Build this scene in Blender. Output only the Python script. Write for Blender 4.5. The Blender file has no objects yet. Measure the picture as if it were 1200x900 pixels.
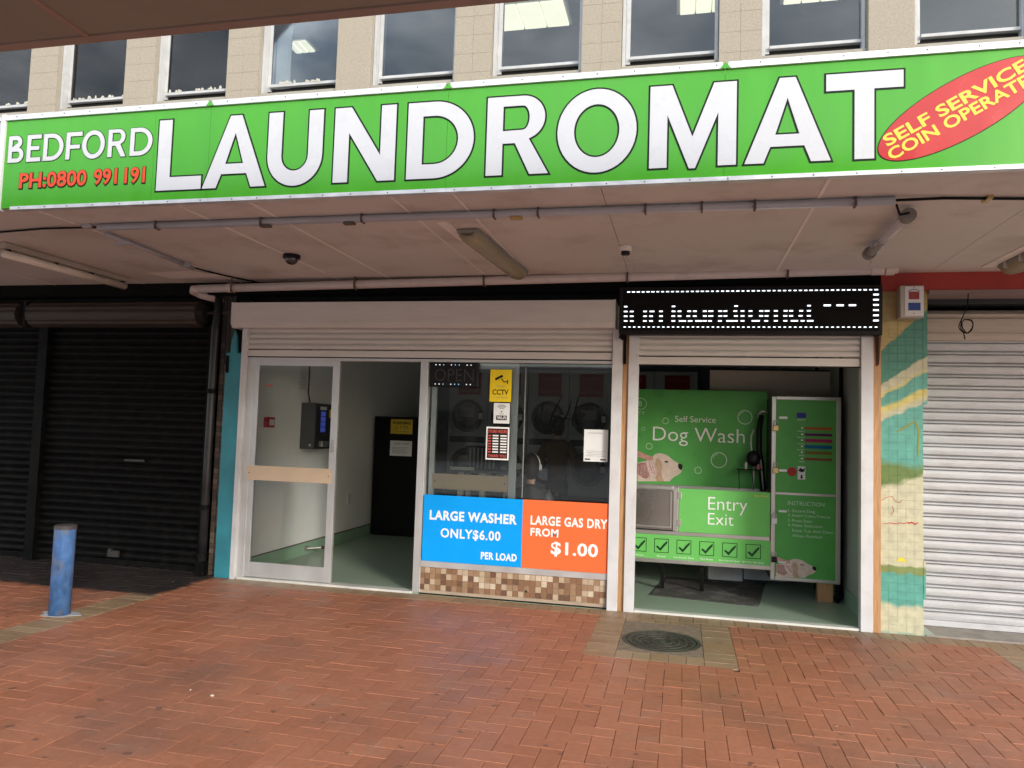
import bpy, bmesh, math, random
from mathutils import Matrix, Vector
random.seed(7)
R = math.radians
S = bpy.context.scene
COL = S.collection

# ------------------------------------------------------------------ camera, world, sun, exposure
cam_d = bpy.data.cameras.new('camera')
cam_d.sensor_width = 36; cam_d.lens = 26.44
cam_d.clip_start = 0.05; cam_d.clip_end = 500
cam = bpy.data.objects.new('camera', cam_d); COL.objects.link(cam)
RR = [[0.9751223, 0.2193350, 0.0320716], [0.0173672, 0.0686435, -0.9974901], [-0.2209860, 0.9732318, 0.0631266]]
m = Matrix([[RR[0][i], -RR[1][i], -RR[2][i]] for i in range(3)]).to_4x4()
m.translation = Vector((0, -7.05, 1.6))
cam.matrix_world = m
S.camera = cam

SUN_EL, SUN_AZ = R(17), R(137)      # azimuth clockwise from +Y (into the shops)
w = bpy.data.worlds.new('World'); S.world = w; w.use_nodes = True
nt = w.node_tree; nt.nodes.clear()
out = nt.nodes.new('ShaderNodeOutputWorld'); bg = nt.nodes.new('ShaderNodeBackground')
sky = nt.nodes.new('ShaderNodeTexSky'); sky.sky_type = 'NISHITA'; sky.sun_disc = False
sky.sun_elevation = SUN_EL; sky.sun_rotation = SUN_AZ
sky.dust_density = 2.0
# broken cloud: soft grey-white patches over the sky colour
tc = nt.nodes.new('ShaderNodeTexCoord'); mp = nt.nodes.new('ShaderNodeMapping'); mp.inputs['Scale'].default_value = (1.6, 1.6, 4.0)
nz = nt.nodes.new('ShaderNodeTexNoise'); nz.inputs['Scale'].default_value = 2.2; nz.inputs['Detail'].default_value = 7; nz.inputs['Roughness'].default_value = .58
rp = nt.nodes.new('ShaderNodeValToRGB'); rp.color_ramp.elements[0].position = .36; rp.color_ramp.elements[1].position = .62
mx = nt.nodes.new('ShaderNodeMixRGB'); mx.inputs['Color2'].default_value = (7.4, 7.8, 8.4, 1)
L = nt.links.new
L(tc.outputs['Generated'], mp.inputs[0]); L(mp.outputs[0], nz.inputs['Vector']); L(nz.outputs[0], rp.inputs[0])
L(rp.outputs[0], mx.inputs[0]); L(sky.outputs[0], mx.inputs['Color1']); L(mx.outputs[0], bg.inputs[0])
bg.inputs[1].default_value = 0.12
L(bg.outputs[0], out.inputs[0])

sd = bpy.data.lights.new('sun', 'SUN'); sd.energy = 1.05; sd.angle = R(11); sd.color = (1, .95, .87)
sun = bpy.data.objects.new('sun', sd); COL.objects.link(sun)
dv = Vector((math.sin(SUN_AZ) * math.cos(SUN_EL), math.cos(SUN_AZ) * math.cos(SUN_EL), math.sin(SUN_EL)))
sun.rotation_euler = dv.to_track_quat('Z', 'Y').to_euler(); sun.location = (3, -12, 12)

vs = S.view_settings; vs.view_transform = 'Standard'; vs.look = 'None'; vs.gamma = 1; vs.exposure = 1.47
S.cycles.max_bounces = 10; S.cycles.diffuse_bounces = 6; S.cycles.transparent_max_bounces = 16

# ------------------------------------------------------------------ materials
MATS = {}
def srgb(r, g, b):
    f = lambda c: (c / 255 / 12.92) if c / 255 <= .04045 else ((c / 255 + .055) / 1.055) ** 2.4
    return (f(r), f(g), f(b))
def mat(name, c, rough=.6, metal=0., var=.12, vs_=6., bump=0., bs=60., coat=0., dirt=0., dirt_c=(.08, .065, .05), dscale=3., rv=.1, spec=.5, em=None, es=0, aniso=None):
    """principled material with colour variation, blotchy dirt and fine relief"""
    if name in MATS: return MATS[name]
    M = bpy.data.materials.new(name); M.use_nodes = True; MATS[name] = M
    n = M.node_tree.nodes; l = M.node_tree.links.new; b = n['Principled BSDF']
    b.inputs['Metallic'].default_value = metal; b.inputs['Specular IOR Level'].default_value = spec
    if coat: b.inputs['Coat Weight'].default_value = coat; b.inputs['Coat Roughness'].default_value = .04
    g = n.new('ShaderNodeNewGeometry'); oi = n.new('ShaderNodeObjectInfo')
    vec = g.outputs['Position']
    if aniso:
        mp_ = n.new('ShaderNodeMapping'); mp_.inputs['Scale'].default_value = aniso; l(vec, mp_.inputs[0]); vec = mp_.outputs[0]
    nz = n.new('ShaderNodeTexNoise'); nz.inputs['Scale'].default_value = vs_; nz.inputs['Detail'].default_value = 6; l(vec, nz.inputs['Vector'])
    mr = n.new('ShaderNodeMapRange'); mr.inputs['From Min'].default_value = .3; mr.inputs['From Max'].default_value = .7
    mr.inputs['To Min'].default_value = 1 - var; mr.inputs['To Max'].default_value = 1 + var; l(nz.outputs[0], mr.inputs[0])
    hs = n.new('ShaderNodeHueSaturation'); hs.inputs['Color'].default_value = (*c, 1); l(mr.outputs[0], hs.inputs['Value'])
    colout = hs.outputs[0]
    if dirt:
        n2 = n.new('ShaderNodeTexNoise'); n2.inputs['Scale'].default_value = dscale; n2.inputs['Detail'].default_value = 8; n2.inputs['Roughness'].default_value = .65; l(vec, n2.inputs['Vector'])
        m2 = n.new('ShaderNodeMapRange'); m2.inputs['From Min'].default_value = .5; m2.inputs['From Max'].default_value = .75; m2.inputs['To Max'].default_value = dirt; l(n2.outputs[0], m2.inputs[0])
        mx = n.new('ShaderNodeMixRGB'); mx.inputs['Color2'].default_value = (*dirt_c, 1); l(m2.outputs[0], mx.inputs[0]); l(colout, mx.inputs['Color1']); colout = mx.outputs[0]
    l(colout, b.inputs['Base Color'])
    m3 = n.new('ShaderNodeMapRange'); m3.inputs['From Min'].default_value = .3; m3.inputs['From Max'].default_value = .7
    m3.inputs['To Min'].default_value = max(0, rough - rv); m3.inputs['To Max'].default_value = min(1, rough + rv); l(nz.outputs[0], m3.inputs[0]); l(m3.outputs[0], b.inputs['Roughness'])
    if bump:
        n4 = n.new('ShaderNodeTexNoise'); n4.inputs['Scale'].default_value = bs; n4.inputs['Detail'].default_value = 5; l(vec, n4.inputs['Vector'])
        bp = n.new('ShaderNodeBump'); bp.inputs['Strength'].default_value = bump; bp.inputs['Distance'].default_value = .01; l(n4.outputs[0], bp.inputs['Height']); l(bp.outputs[0], b.inputs['Normal'])
    if em: b.inputs['Emission Color'].default_value = (*em, 1); b.inputs['Emission Strength'].default_value = es
    return M
def glass(name, tint=(.96, .98, .97), ior=1.5, dust=.0):
    M = bpy.data.materials.new(name); M.use_nodes = True; n = M.node_tree.nodes; l = M.node_tree.links.new; n.clear()
    o = n.new('ShaderNodeOutputMaterial'); mx = n.new('ShaderNodeMixShader'); t = n.new('ShaderNodeBsdfTransparent'); gl = n.new('ShaderNodeBsdfGlossy'); fr = n.new('ShaderNodeFresnel')
    t.inputs[0].default_value = (*tint, 1); gl.inputs['Roughness'].default_value = .02; fr.inputs[0].default_value = ior
    l(fr.outputs[0], mx.inputs[0]); l(t.outputs[0], mx.inputs[1]); l(gl.outputs[0], mx.inputs[2])
    last = mx.outputs[0]
    if dust:
        d = n.new('ShaderNodeBsdfDiffuse'); d.inputs[0].default_value = (.5, .5, .48, 1); nz = n.new('ShaderNodeTexNoise'); nz.inputs['Scale'].default_value = 3; nz.inputs['Detail'].default_value = 9
        g = n.new('ShaderNodeNewGeometry'); l(g.outputs['Position'], nz.inputs['Vector'])
        mr = n.new('ShaderNodeMapRange'); mr.inputs['From Min'].default_value = .4; mr.inputs['From Max'].default_value = .8; mr.inputs['To Min'].default_value = dust * .3; mr.inputs['To Max'].default_value = dust
        l(nz.outputs[0], mr.inputs[0]); m2 = n.new('ShaderNodeMixShader'); l(mr.outputs[0], m2.inputs[0]); l(last, m2.inputs[1]); l(d.outputs[0], m2.inputs[2]); last = m2.outputs[0]
    l(last, o.inputs[0]); MATS[name] = M
    return M
def flat(name, c, rough=.45): return mat(name, c, rough, var=.03, rv=.03, spec=.2)

M_white = mat('white_paint', (.60, .60, .60), .45, var=.05, bump=.08, dirt=.25, dirt_c=(.35, .3, .26))
M_wfr = mat('weathered_grey_white_frame', (.42, .43, .44), .5, var=.08, dirt=.4, dirt_c=(.25, .24, .22), dscale=8)
M_whitepost = mat('white_aluminium_post', (.57, .58, .60), .4, var=.05, dirt=.4, dirt_c=(.36, .33, .3), dscale=5)
M_shut = mat('cream_shutter', (.60, .585, .56), .4, var=.05, dirt=.25, dirt_c=(.35, .3, .26), aniso=(1, 1, 6))
M_alu = mat('anodised_aluminium', (.60, .61, .61), .38, metal=.55, var=.06, dirt=.25, dirt_c=(.3, .27, .24))
M_trim = mat('galvanised_trim', (.62, .64, .67), .42, metal=.35, var=.16, vs_=9, dirt=.45, dirt_c=(.33, .33, .35), dscale=8, aniso=(1, 1, 3))
M_soff = mat('soffit_board', (.60, .555, .52), .6, var=.05, vs_=1.2, dirt=.6, dirt_c=(.30, .23, .18), dscale=1.6, bump=.06, bs=25)
M_soff2 = mat('soffit_batten', (.78, .72, .67), .6, var=.05)
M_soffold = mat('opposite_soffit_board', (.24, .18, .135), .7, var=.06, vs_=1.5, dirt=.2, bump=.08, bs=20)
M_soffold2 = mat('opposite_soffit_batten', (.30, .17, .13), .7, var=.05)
M_roofing = mat('canopy_roofing', (.12, .12, .12), .8)
M_fasc = mat('opposite_fascia_paint', (.30, .25, .22), .6, dirt=.3)
M_pvc = mat('grey_conduit', (.38, .37, .40), .4, var=.08, dirt=.3, dirt_c=(.2, .17, .15))
M_pipe = mat('painted_waste_pipe', (.60, .53, .50), .45, var=.06, dirt=.45, dirt_c=(.25, .19, .16), dscale=6)
M_blackp = mat('black_paint', (.004, .004, .004), .55, var=.3, dirt=.6, dirt_c=(.02, .018, .016), dscale=9, rv=.12, spec=.10)
M_blackroll = mat('sooty_roller_steel', (.06, .048, .04), .5, metal=.3, var=.3, dirt=.4, dirt_c=(.02, .018, .016), aniso=(1, 3, 8))
M_dark = mat('dark_void', (.01, .01, .01), .9)
M_greenv = mat('green_vinyl', (.30, .40, .31), .3, var=.0, vs_=3, rv=.0)
M_greensk = mat('green_skirting', (.24, .40, .28), .4, var=.08, dirt=.2)
M_wallw = mat('interior_white_wall', (.82, .84, .83), .5, var=.03, dirt=.12, dirt_c=(.45, .45, .42))
M_wallb = mat('interior_blue_grey_wall', (.22, .27, .31), .6, var=.05)
M_ceil = mat('interior_ceiling', (.7, .7, .7), .8)
M_beige = mat('beige_board', (.42, .37, .31), .6, var=.05, dirt=.2)
M_steel = mat('stainless_steel', (.50, .48, .45), .36, metal=.85, var=.03, rv=.04)
M_brass = mat('brass', (.55, .38, .16), .35, metal=.9)
M_wood = mat('varnished_pine', (.42, .23, .10), .55, var=.25, vs_=5, aniso=(14, 14, 1), bump=.1, dirt=.2, dirt_c=(.2, .1, .04))
M_teal = mat('teal_paint', (.03, .22, .28), .5, var=.2, vs_=3, dirt=.25, dirt_c=(.02, .09, .12), dscale=4, bump=.1)
M_pilst = mat('exposed_aggregate', (.31, .275, .22), .85, var=.16, vs_=60, bump=.5, bs=220, dirt=.3, dirt_c=(.3, .26, .2), dscale=4)
M_mort = mat('grey_mortar', (.30, .28, .24), .9, var=.1)
M_conc = mat('worn_concrete', (.30, .27, .24), .85, var=.15, vs_=8, bump=.3, bs=90, dirt=.5, dirt_c=(.13, .11, .095), dscale=5)
M_iron = mat('cast_iron', (.07, .068, .055), .55, metal=.5, var=.3, vs_=20, bump=.3, bs=150, dirt=.6, dirt_c=(.13, .12, .10), dscale=14)
M_red = mat('red_wall_paint', (.36, .035, .025), .6, var=.12, dirt=.3, dirt_c=(.12, .03, .02))
M_sgreen = mat('sign_green_acrylic', (.048, .305, .007), .2, var=.05, vs_=1.5, rv=.05, spec=.5, dirt=.10, dirt_c=(.12, .22, .09), dscale=1.2, aniso=(5, 5, .8), bump=.12, bs=1.1)
M_swhite = mat('sign_white_vinyl', (.52, .53, .56), .3, var=.02, spec=.3)
M_sdark = mat('sign_dark_outline', (.004, .012, .003), .5, spec=.2, var=.05)
M_sred = mat('sign_red_vinyl', (.42, .016, .016), .22, spec=.5, var=.05)
M_syel = mat('sign_yellow_vinyl', (.78, .56, .07), .35, spec=.3, var=.03)
M_sph = mat('sign_orange_red_vinyl', (.62, .06, .02), .35, spec=.3, var=.03)
M_blue = mat('poster_blue', (.004, .32, .86), .4, var=.02, spec=.15)
M_orange = mat('poster_orange', (.82, .155, .05), .4, var=.04, vs_=1, spec=.15)
M_pwhite = flat('print_white', (.82, .82, .82))
M_pgreyw = flat('print_pale_green', (.50, .68, .50))
M_dwg = mat('dog_wash_green', (.095, .37, .085), .35, var=.06, spec=.2)
M_dwg2 = mat('dog_wash_light_green', (.15, .50, .12), .35, var=.05, spec=.2)
M_pblack = flat('print_black', (.012, .012, .012))
M_pgdark = flat('print_dark_green', (.01, .05, .015))
M_plastic = mat('black_plastic', (.008, .008, .009), .45, var=.1, spec=.25)
M_led = mat('white_led', (.8, .8, .8), .4, em=(.82, .9, 1), es=.7)
M_yel = flat('sticker_yellow', (.80, .60, .02))
M_paper = mat('white_paper', (.70, .72, .72), .7, var=.03)
M_pgrey = flat('print_grey', (.25, .26, .27))
G_door = glass('door_glass', (.97, .98, .98), 1.42, dust=.008)
M_redp = flat('dark_red_plate', (.22, .015, .02))
M_bisc = mat('beige_push_plate', (.62, .49, .35), .4, var=.04)
M_tubediff = mat('yellowed_diffuser', (.30, .26, .16), .35, var=.1, dirt=.3, coat=.2)
M_lampup = mat('lit_troffer_diffuser', (.8, .78, .6), .5, em=(1, .93, .68), es=.45)
M_dryer = mat('dryer_enamel', (.33, .36, .37), .4, var=.04)
M_skin = mat('skin', (.42, .26, .19), .5)
M_hair = mat('dark_hair', (.018, .013, .01), .5, bump=.5, bs=200)
M_brown = mat('brown_jacket', (.085, .05, .025), .8, bump=.3, bs=40)
M_trous = mat('black_trousers', (.012, .012, .014), .8)
M_jack = mat('dark_grey_jacket', (.045, .045, .05), .45, bump=.3, bs=30)
G_win = glass('window_glass', (.86, .9, .91), 1.55, dust=.012)
G_shop = glass('shop_glass', (.90, .93, .92), 1.5, dust=.010)

# paver clay: tint attribute per brick, wear and stains in world space
def paver_mat(name, ca, cb, cc):
    M = bpy.data.materials.new(name); M.use_nodes = True; n = M.node_tree.nodes; l = M.node_tree.links.new; b = n['Principled BSDF']
    at = n.new('ShaderNodeAttribute'); at.attribute_name = 'tint'
    rp = n.new('ShaderNodeValToRGB'); rp.color_ramp.elements[0].color = (*ca, 1); rp.color_ramp.elements[1].color = (*cb, 1)
    e = rp.color_ramp.elements.new(.5); e.color = (*cc, 1); l(at.outputs['Fac'], rp.inputs[0])
    g = n.new('ShaderNodeNewGeometry')
    def noise(sc, det=6, ro=.6):
        t = n.new('ShaderNodeTexNoise'); t.inputs['Scale'].default_value = sc; t.inputs['Detail'].default_value = det; t.inputs['Roughness'].default_value = ro; l(g.outputs['Position'], t.inputs['Vector']); return t.outputs[0]
    def rng(x, a, b_, c, d):
        t = n.new('ShaderNodeMapRange'); t.inputs[1].default_value = a; t.inputs[2].default_value = b_; t.inputs[3].default_value = c; t.inputs[4].default_value = d; l(x, t.inputs[0]); return t.outputs[0]
    hs = n.new('ShaderNodeHueSaturation'); l(rp.outputs[0], hs.inputs['Color']); l(rng(noise(26, 8), .3, .7, .86, 1.12), hs.inputs['Value'])
    c = hs.outputs[0]
    def mth2(a, b_):
        t = n.new('ShaderNodeMath'); t.operation = 'MULTIPLY'; l(a, t.inputs[0]); l(b_, t.inputs[1]); return t.outputs[0]
    def over(c, col, f):
        m = n.new('ShaderNodeMixRGB'); m.inputs['Color2'].default_value = (*col, 1); l(c, m.inputs['Color1']); l(f, m.inputs[0]); return m.outputs[0]
    c = over(c, (.10, .075, .065), rng(noise(.9, 7, .6), .50, .72, 0, .55))           # grey foot-traffic grime
    c = over(c, (.34, .24, .18), rng(noise(2.3, 9, .7), .56, .74, 0, .40))            # pale dust
    c = over(c, (.04, .035, .03), rng(noise(13, 2, .4), .69, .72, 0, .6))           # old gum and spots
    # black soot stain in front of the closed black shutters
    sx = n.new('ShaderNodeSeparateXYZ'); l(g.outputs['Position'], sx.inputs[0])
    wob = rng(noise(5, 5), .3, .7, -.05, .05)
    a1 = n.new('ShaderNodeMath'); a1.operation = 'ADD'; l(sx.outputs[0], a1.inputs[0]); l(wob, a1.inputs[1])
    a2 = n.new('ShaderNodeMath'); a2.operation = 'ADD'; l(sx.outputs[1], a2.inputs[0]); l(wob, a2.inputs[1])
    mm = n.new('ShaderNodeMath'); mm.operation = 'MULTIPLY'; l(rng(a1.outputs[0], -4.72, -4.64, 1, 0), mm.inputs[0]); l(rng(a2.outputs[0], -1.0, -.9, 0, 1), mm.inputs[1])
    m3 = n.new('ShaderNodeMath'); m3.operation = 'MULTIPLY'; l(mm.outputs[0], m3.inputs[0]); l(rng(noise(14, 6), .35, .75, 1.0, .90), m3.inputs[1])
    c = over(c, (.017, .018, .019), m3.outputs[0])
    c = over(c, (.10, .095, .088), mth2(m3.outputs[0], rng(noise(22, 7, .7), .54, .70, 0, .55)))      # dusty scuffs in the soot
    l(c, b.inputs['Base Color']); l(rng(noise(1.3, 7), .35, .65, .36, .68), b.inputs['Roughness']); b.inputs['Specular IOR Level'].default_value = .4
    bp = n.new('ShaderNodeBump'); bp.inputs['Strength'].default_value = .35; bp.inputs['Distance'].default_value = .004; l(noise(120, 6), bp.inputs['Height']); l(bp.outputs[0], b.inputs['Normal'])
    return M
M_pav = paver_mat('red_clay_paver', (.345, .132, .070), (.395, .158, .086), (.37, .145, .078))
M_pavb = paver_mat('buff_clay_paver', (.28, .18, .10), (.34, .235, .14), (.31, .205, .12))
M_sand = mat('joint_sand', (.09, .06, .045), .95, var=.3, vs_=20)
M_far = mat('pale_ground', (.27, .25, .235), .9, var=.15, vs_=2)

# ------------------------------------------------------------------ helpers
def wloc(o):
    v = Vector((0, 0, 0))
    while o is not None: v += o.location; o = o.parent
    return v
def link(name, me, parent=None, loc=(0, 0, 0)):
    """loc is a world position"""
    o = bpy.data.objects.new(name, me); COL.objects.link(o)
    o.location = Vector(loc) - wloc(parent)
    if parent is not None: o.parent = parent
    return o
def mesh(name, vf, material, parent=None, smooth=False):
    """vertices in world coordinates"""
    v, f = vf; off = wloc(parent)
    me = bpy.data.meshes.new(name); me.from_pydata([Vector(p) - off for p in v], [], f); me.materials.append(material)
    if smooth: me.polygons.foreach_set('use_smooth', [True] * len(me.polygons))
    me.update(); o = bpy.data.objects.new(name, me); COL.objects.link(o); o.parent = parent
    return o
def thing(name, label, cat, loc=(0, 0, 0), group=None):
    o = bpy.data.objects.new(name, None); COL.objects.link(o); o.location = loc; o.empty_display_size = .1
    o['label'] = label; o['category'] = cat
    if group: o['group'] = group
    return o
def tag(o, label, cat, group=None):
    o['label'] = label; o['category'] = cat
    if group: o['group'] = group
    return o
def struct(o): o['kind'] = 'structure'; return o
def dup(o, d, label=None, parent=None):
    c = o.copy(); COL.objects.link(c)
    if parent is None: c.location = o.location + Vector(d)
    else: c.parent = parent
    if label: c['label'] = label
    for ch in o.children: dup(ch, d, None, c)
    return c
def BX(x0, x1, y0, y1, z0, z1, b=0.):
    if not b:
        v = [(x, y, z) for x in (x0, x1) for y in (y0, y1) for z in (z0, z1)]
        return v, [(0, 1, 3, 2), (4, 6, 7, 5), (0, 4, 5, 1), (2, 3, 7, 6), (0, 2, 6, 4), (1, 5, 7, 3)]
    bm = bmesh.new(); bmesh.ops.create_cube(bm, size=1)
    for q in bm.verts: q.co = Vector(((x0 + x1) / 2 + q.co.x * (x1 - x0), (y0 + y1) / 2 + q.co.y * (y1 - y0), (z0 + z1) / 2 + q.co.z * (z1 - z0)))
    bmesh.ops.bevel(bm, geom=bm.edges[:], offset=b, segments=2, affect='EDGES', profile=.5)
    bm.verts.ensure_lookup_table(); r = [tuple(q.co) for q in bm.verts], [[q.index for q in f.verts] for f in bm.faces]; bm.free(); return r
def J(*parts):
    v, f = [], []
    for a, b in parts:
        n = len(v); v += list(a); f += [tuple(i + n for i in q) for q in b]
    return v, f
def TUBE(path, r, n=12, caps=True):
    """round tube along points; r a number or a list"""
    P = [Vector(p) for p in path]; rs = r if isinstance(r, (list, tuple)) else [r] * len(P)
    v, f = [], []; prev = None
    for i, p in enumerate(P):
        t = (P[min(i + 1, len(P) - 1)] - P[max(i - 1, 0)]).normalized()
        if prev is None:
            a = t.orthogonal().normalized()
        else:
            a = (prev - t * prev.dot(t)).normalized()
        prev = a; b = t.cross(a)
        for k in range(n):
            an = 2 * math.pi * k / n; v.append(tuple(p + (a * math.cos(an) + b * math.sin(an)) * rs[i]))
    for i in range(len(P) - 1):
        for k in range(n):
            k2 = (k + 1) % n; f.append((i * n + k, i * n + k2, (i + 1) * n + k2, (i + 1) * n + k))
    if caps: f.append(tuple(range(n))[::-1]); f.append(tuple((len(P) - 1) * n + k for k in range(n)))
    return v, f
def CY(a, b, r, n=16, r2=None): return TUBE([a, b], [r, r if r2 is None else r2], n)
def PRX(prof, x0, x1):
    """closed (y,z) profile extruded along X"""
    n = len(prof); v = [(x0, y, z) for y, z in prof] + [(x1, y, z) for y, z in prof]
    f = [(i, (i + 1) % n, n + (i + 1) % n, n + i) for i in range(n)] + [tuple(range(n))[::-1], tuple(range(n, 2 * n))]
    return v, f
def curve_mesh(splines, depth=0., offset=0.):
    """filled 2D outline(s) in XZ -> vertices, faces, front facing -Y; holes by nesting"""
    cu = bpy.data.curves.new('c', 'CURVE'); cu.dimensions = '2D'; cu.fill_mode = 'BOTH'; cu.extrude = depth; cu.offset = offset
    for pts in splines:
        sp = cu.splines.new('POLY'); sp.points.add(len(pts) - 1); sp.use_cyclic_u = True
        for i, (x, z) in enumerate(pts): sp.points[i].co = (x, z, 0, 1)
    return from_cu(cu)
def from_cu(cu):
    o = bpy.data.objects.new('c', cu); COL.objects.link(o); dg = bpy.context.evaluated_depsgraph_get(); dg.update()
    me = bpy.data.meshes.new_from_object(o.evaluated_get(dg)); v = [tuple(q.co) for q in me.vertices]; f = [tuple(p.vertices) for p in me.polygons]
    bpy.data.objects.remove(o); bpy.data.curves.remove(cu); bpy.data.meshes.remove(me)
    return v, f
def plate(name, splines, y, m_, parent, depth=.002, offset=0.):
    """flat print or plate in the XZ plane whose front face lies at y"""
    v, f = curve_mesh(splines, depth / 2, offset)
    return mesh(name, ([(a, y + depth / 2 - c, b) for a, b, c in v], f), m_, parent)
CAPH = {}
def text_vf(s, off=0., depth=.001, space=1.):
    cu = bpy.data.curves.new('t', 'FONT'); cu.body = s; cu.size = 1; cu.offset = off; cu.extrude = depth; cu.space_character = space; cu.resolution_u = 3
    return from_cu(cu)
def text(name, s, x0, x1, zb, zc, y, m_, parent, bold=0., depth=.002, rot=0., space=1., grow=0.):
    """letters spanning x0..x1, baseline zb, capital height up to zc, front face at y"""
    if 'h' not in CAPH:
        v, _ = text_vf('H'); CAPH['h'] = max(p[1] for p in v)
    v, f = text_vf(s, bold, 1., space)
    xa = min(p[0] for p in v); xb = max(p[0] for p in v)
    sx = (x1 - x0) / (xb - xa); sz = (zc - zb) / (CAPH['h'] + bold)
    ca, sa = math.cos(rot), math.sin(rot); o = []
    for p in v:
        X = (p[0] - xa) * sx; Z = p[1] * sz
        o.append((x0 + X * ca - Z * sa, y + depth / 2 - p[2] * depth / 2, zb + X * sa + Z * ca))
    return mesh(name, (o, f), m_, parent)
def ring(cx, cz, r, n=28): return [(cx + r * math.cos(2 * math.pi * k / n), cz + r * math.sin(2 * math.pi * k / n)) for k in range(n)]
def rect(x0, x1, z0, z1): return [(x0, z0), (x1, z0), (x1, z1), (x0, z1)]
def skin(name, chains, m_, parent, loc, sub=2):
    """chains: list of [(x,y,z,r),...]; equal positions are welded; one continuous skinned body"""
    idx, vs_, es, rs = {}, [], [], []
    for ch in chains:
        pr = None
        for x, y, z, r in ch:
            k = (round(x, 4), round(y, 4), round(z, 4))
            if k not in idx: idx[k] = len(vs_); vs_.append((x, y, z)); rs.append(r)
            if pr is not None and pr != idx[k]: es.append((pr, idx[k]))
            pr = idx[k]
    me = bpy.data.meshes.new('s'); me.from_pydata(vs_, es, []); o = bpy.data.objects.new('s', me); COL.objects.link(o)
    o.modifiers.new('k', 'SKIN'); q = o.modifiers.new('u', 'SUBSURF'); q.levels = sub; q.render_levels = sub
    for i, r in enumerate(rs):
        me.skin_vertices[0].data[i].radius = (r, r); me.skin_vertices[0].data[i].use_root = (i == 0)
    dg = bpy.context.evaluated_depsgraph_get(); dg.update()
    m2 = bpy.data.meshes.new_from_object(o.evaluated_get(dg)); v = [Vector(p.co) + Vector(loc) for p in m2.vertices]; f = [tuple(p.vertices) for p in m2.polygons]
    bpy.data.objects.remove(o)
    return mesh(name, (v, f), m_, parent, True)
def ELL(c, rx, ry, rz, n=16, mrows=10, zmin=-1.):
    v, f = [], []
    for i in range(mrows + 1):
        t = -1 + (1 - zmin) * 0 + 2 * i / mrows; t = max(zmin, t); a = math.asin(max(-1, min(1, t)))
        for k in range(n): v.append((c[0] + rx * math.cos(a) * math.cos(2 * math.pi * k / n), c[1] + ry * math.cos(a) * math.sin(2 * math.pi * k / n), c[2] + rz * t))
    for i in range(mrows):
        for k in range(n): f.append((i * n + k, i * n + (k + 1) % n, (i + 1) * n + (k + 1) % n, (i + 1) * n + k))
    return v, f

# ------------------------------------------------------------------ ground and paving
struct(mesh('ground', ([(-60, -60, -.012), (60, -60, -.012), (60, 60, -.012), (-60, 60, -.012)], [(0, 1, 2, 3)]), M_far))
struct(mesh('sand_bed', BX(-9.3, 5.2, -5.4, .14, -.03, -.0105), M_sand))
pavement = struct(bpy.data.objects.new('pavement', None)); COL.objects.link(pavement)
Bk = .1165; GAP = .0014
bricks = []            # (x0,x1,y0,y1,kind)
PX0, PX1, PY0, PY1 = -.68, .42, -1.475, -.235
def clipr(r, q):
    a = (max(r[0], q[0]), min(r[1], q[1]), max(r[2], q[2]), min(r[3], q[3]))
    return a if a[1] - a[0] > .012 and a[3] - a[2] > .012 else None
def subr(r, q):
    i = clipr(r, q)
    if not i: return [r]
    o = []
    if q[0] - r[0] > .012: o.append((r[0], q[0], r[2], r[3]))
    elif r[1] - q[1] > .012: o.append((q[1], r[1], r[2], r[3]))
    elif q[2] - r[2] > .012: o.append((r[0], r[1], r[2], q[2]))
    elif r[3] - q[3] > .012: o.append((r[0], r[1], q[3], r[3]))
    return o
zones = [(-4.63, 2.42, -5.4, -.235), (-9.3, -4.93, -5.4, .14)]
for zi, zn in enumerate(zones):
    for a in range(-85, 40):
        for b in range(-50, 3):
            d = (a - b) % 4; x = a * Bk + .03; y = b * Bk - .02
            if d == 0: r = (x, x + 2 * Bk, y, y + Bk)
            elif d == 3: r = (x, x + Bk, y, y + 2 * Bk)
            else: continue
            r = clipr(r, zn)
            if not r: continue
            for q in subr(r, (PX0, PX1, PY0, PY1)): bricks.append((*q, 0))
def lay(x0, x1, y0, y1, lx, ly, kind):
    nx = max(1, round((x1 - x0) / lx)); ny = max(1, round((y1 - y0) / ly)); lx = (x1 - x0) / nx; ly = (y1 - y0) / ny
    for i in range(nx):
        for j in range(ny): bricks.append((x0 + i * lx, x0 + (i + 1) * lx, y0 + j * ly, y0 + (j + 1) * ly, kind))
lay(-4.50, 3.6, -.235, -.012, Bk, .223, 1)                       # soldier course along the shops
lay(-4.93, -4.63, -5.4, -.9, .30, Bk, 1)                         # buff band by the bollard
lay(-4.93, -4.63, -.9, -.24, .15, Bk, 0)
lay(-4.93, -4.50, -.24, -.02, .21, Bk, 0)
lay(2.42, 3.02, -5.4, -.235, .30, Bk, 1)
lay(3.02, 5.2, -5.4, -.235, .233, Bk, 0)
lay(PX0, PX0 + .233, PY0, PY1, .233, Bk, 1); lay(PX1 - .233, PX1, PY0, PY1, .233, Bk, 1)
lay(PX0 + .233, PX1 - .233, PY0, PY0 + .2, Bk, .2, 1)
lay(PX0 + .233, PX1 - .233, PY1 - .12, PY1, Bk, .12, 1)
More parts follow.
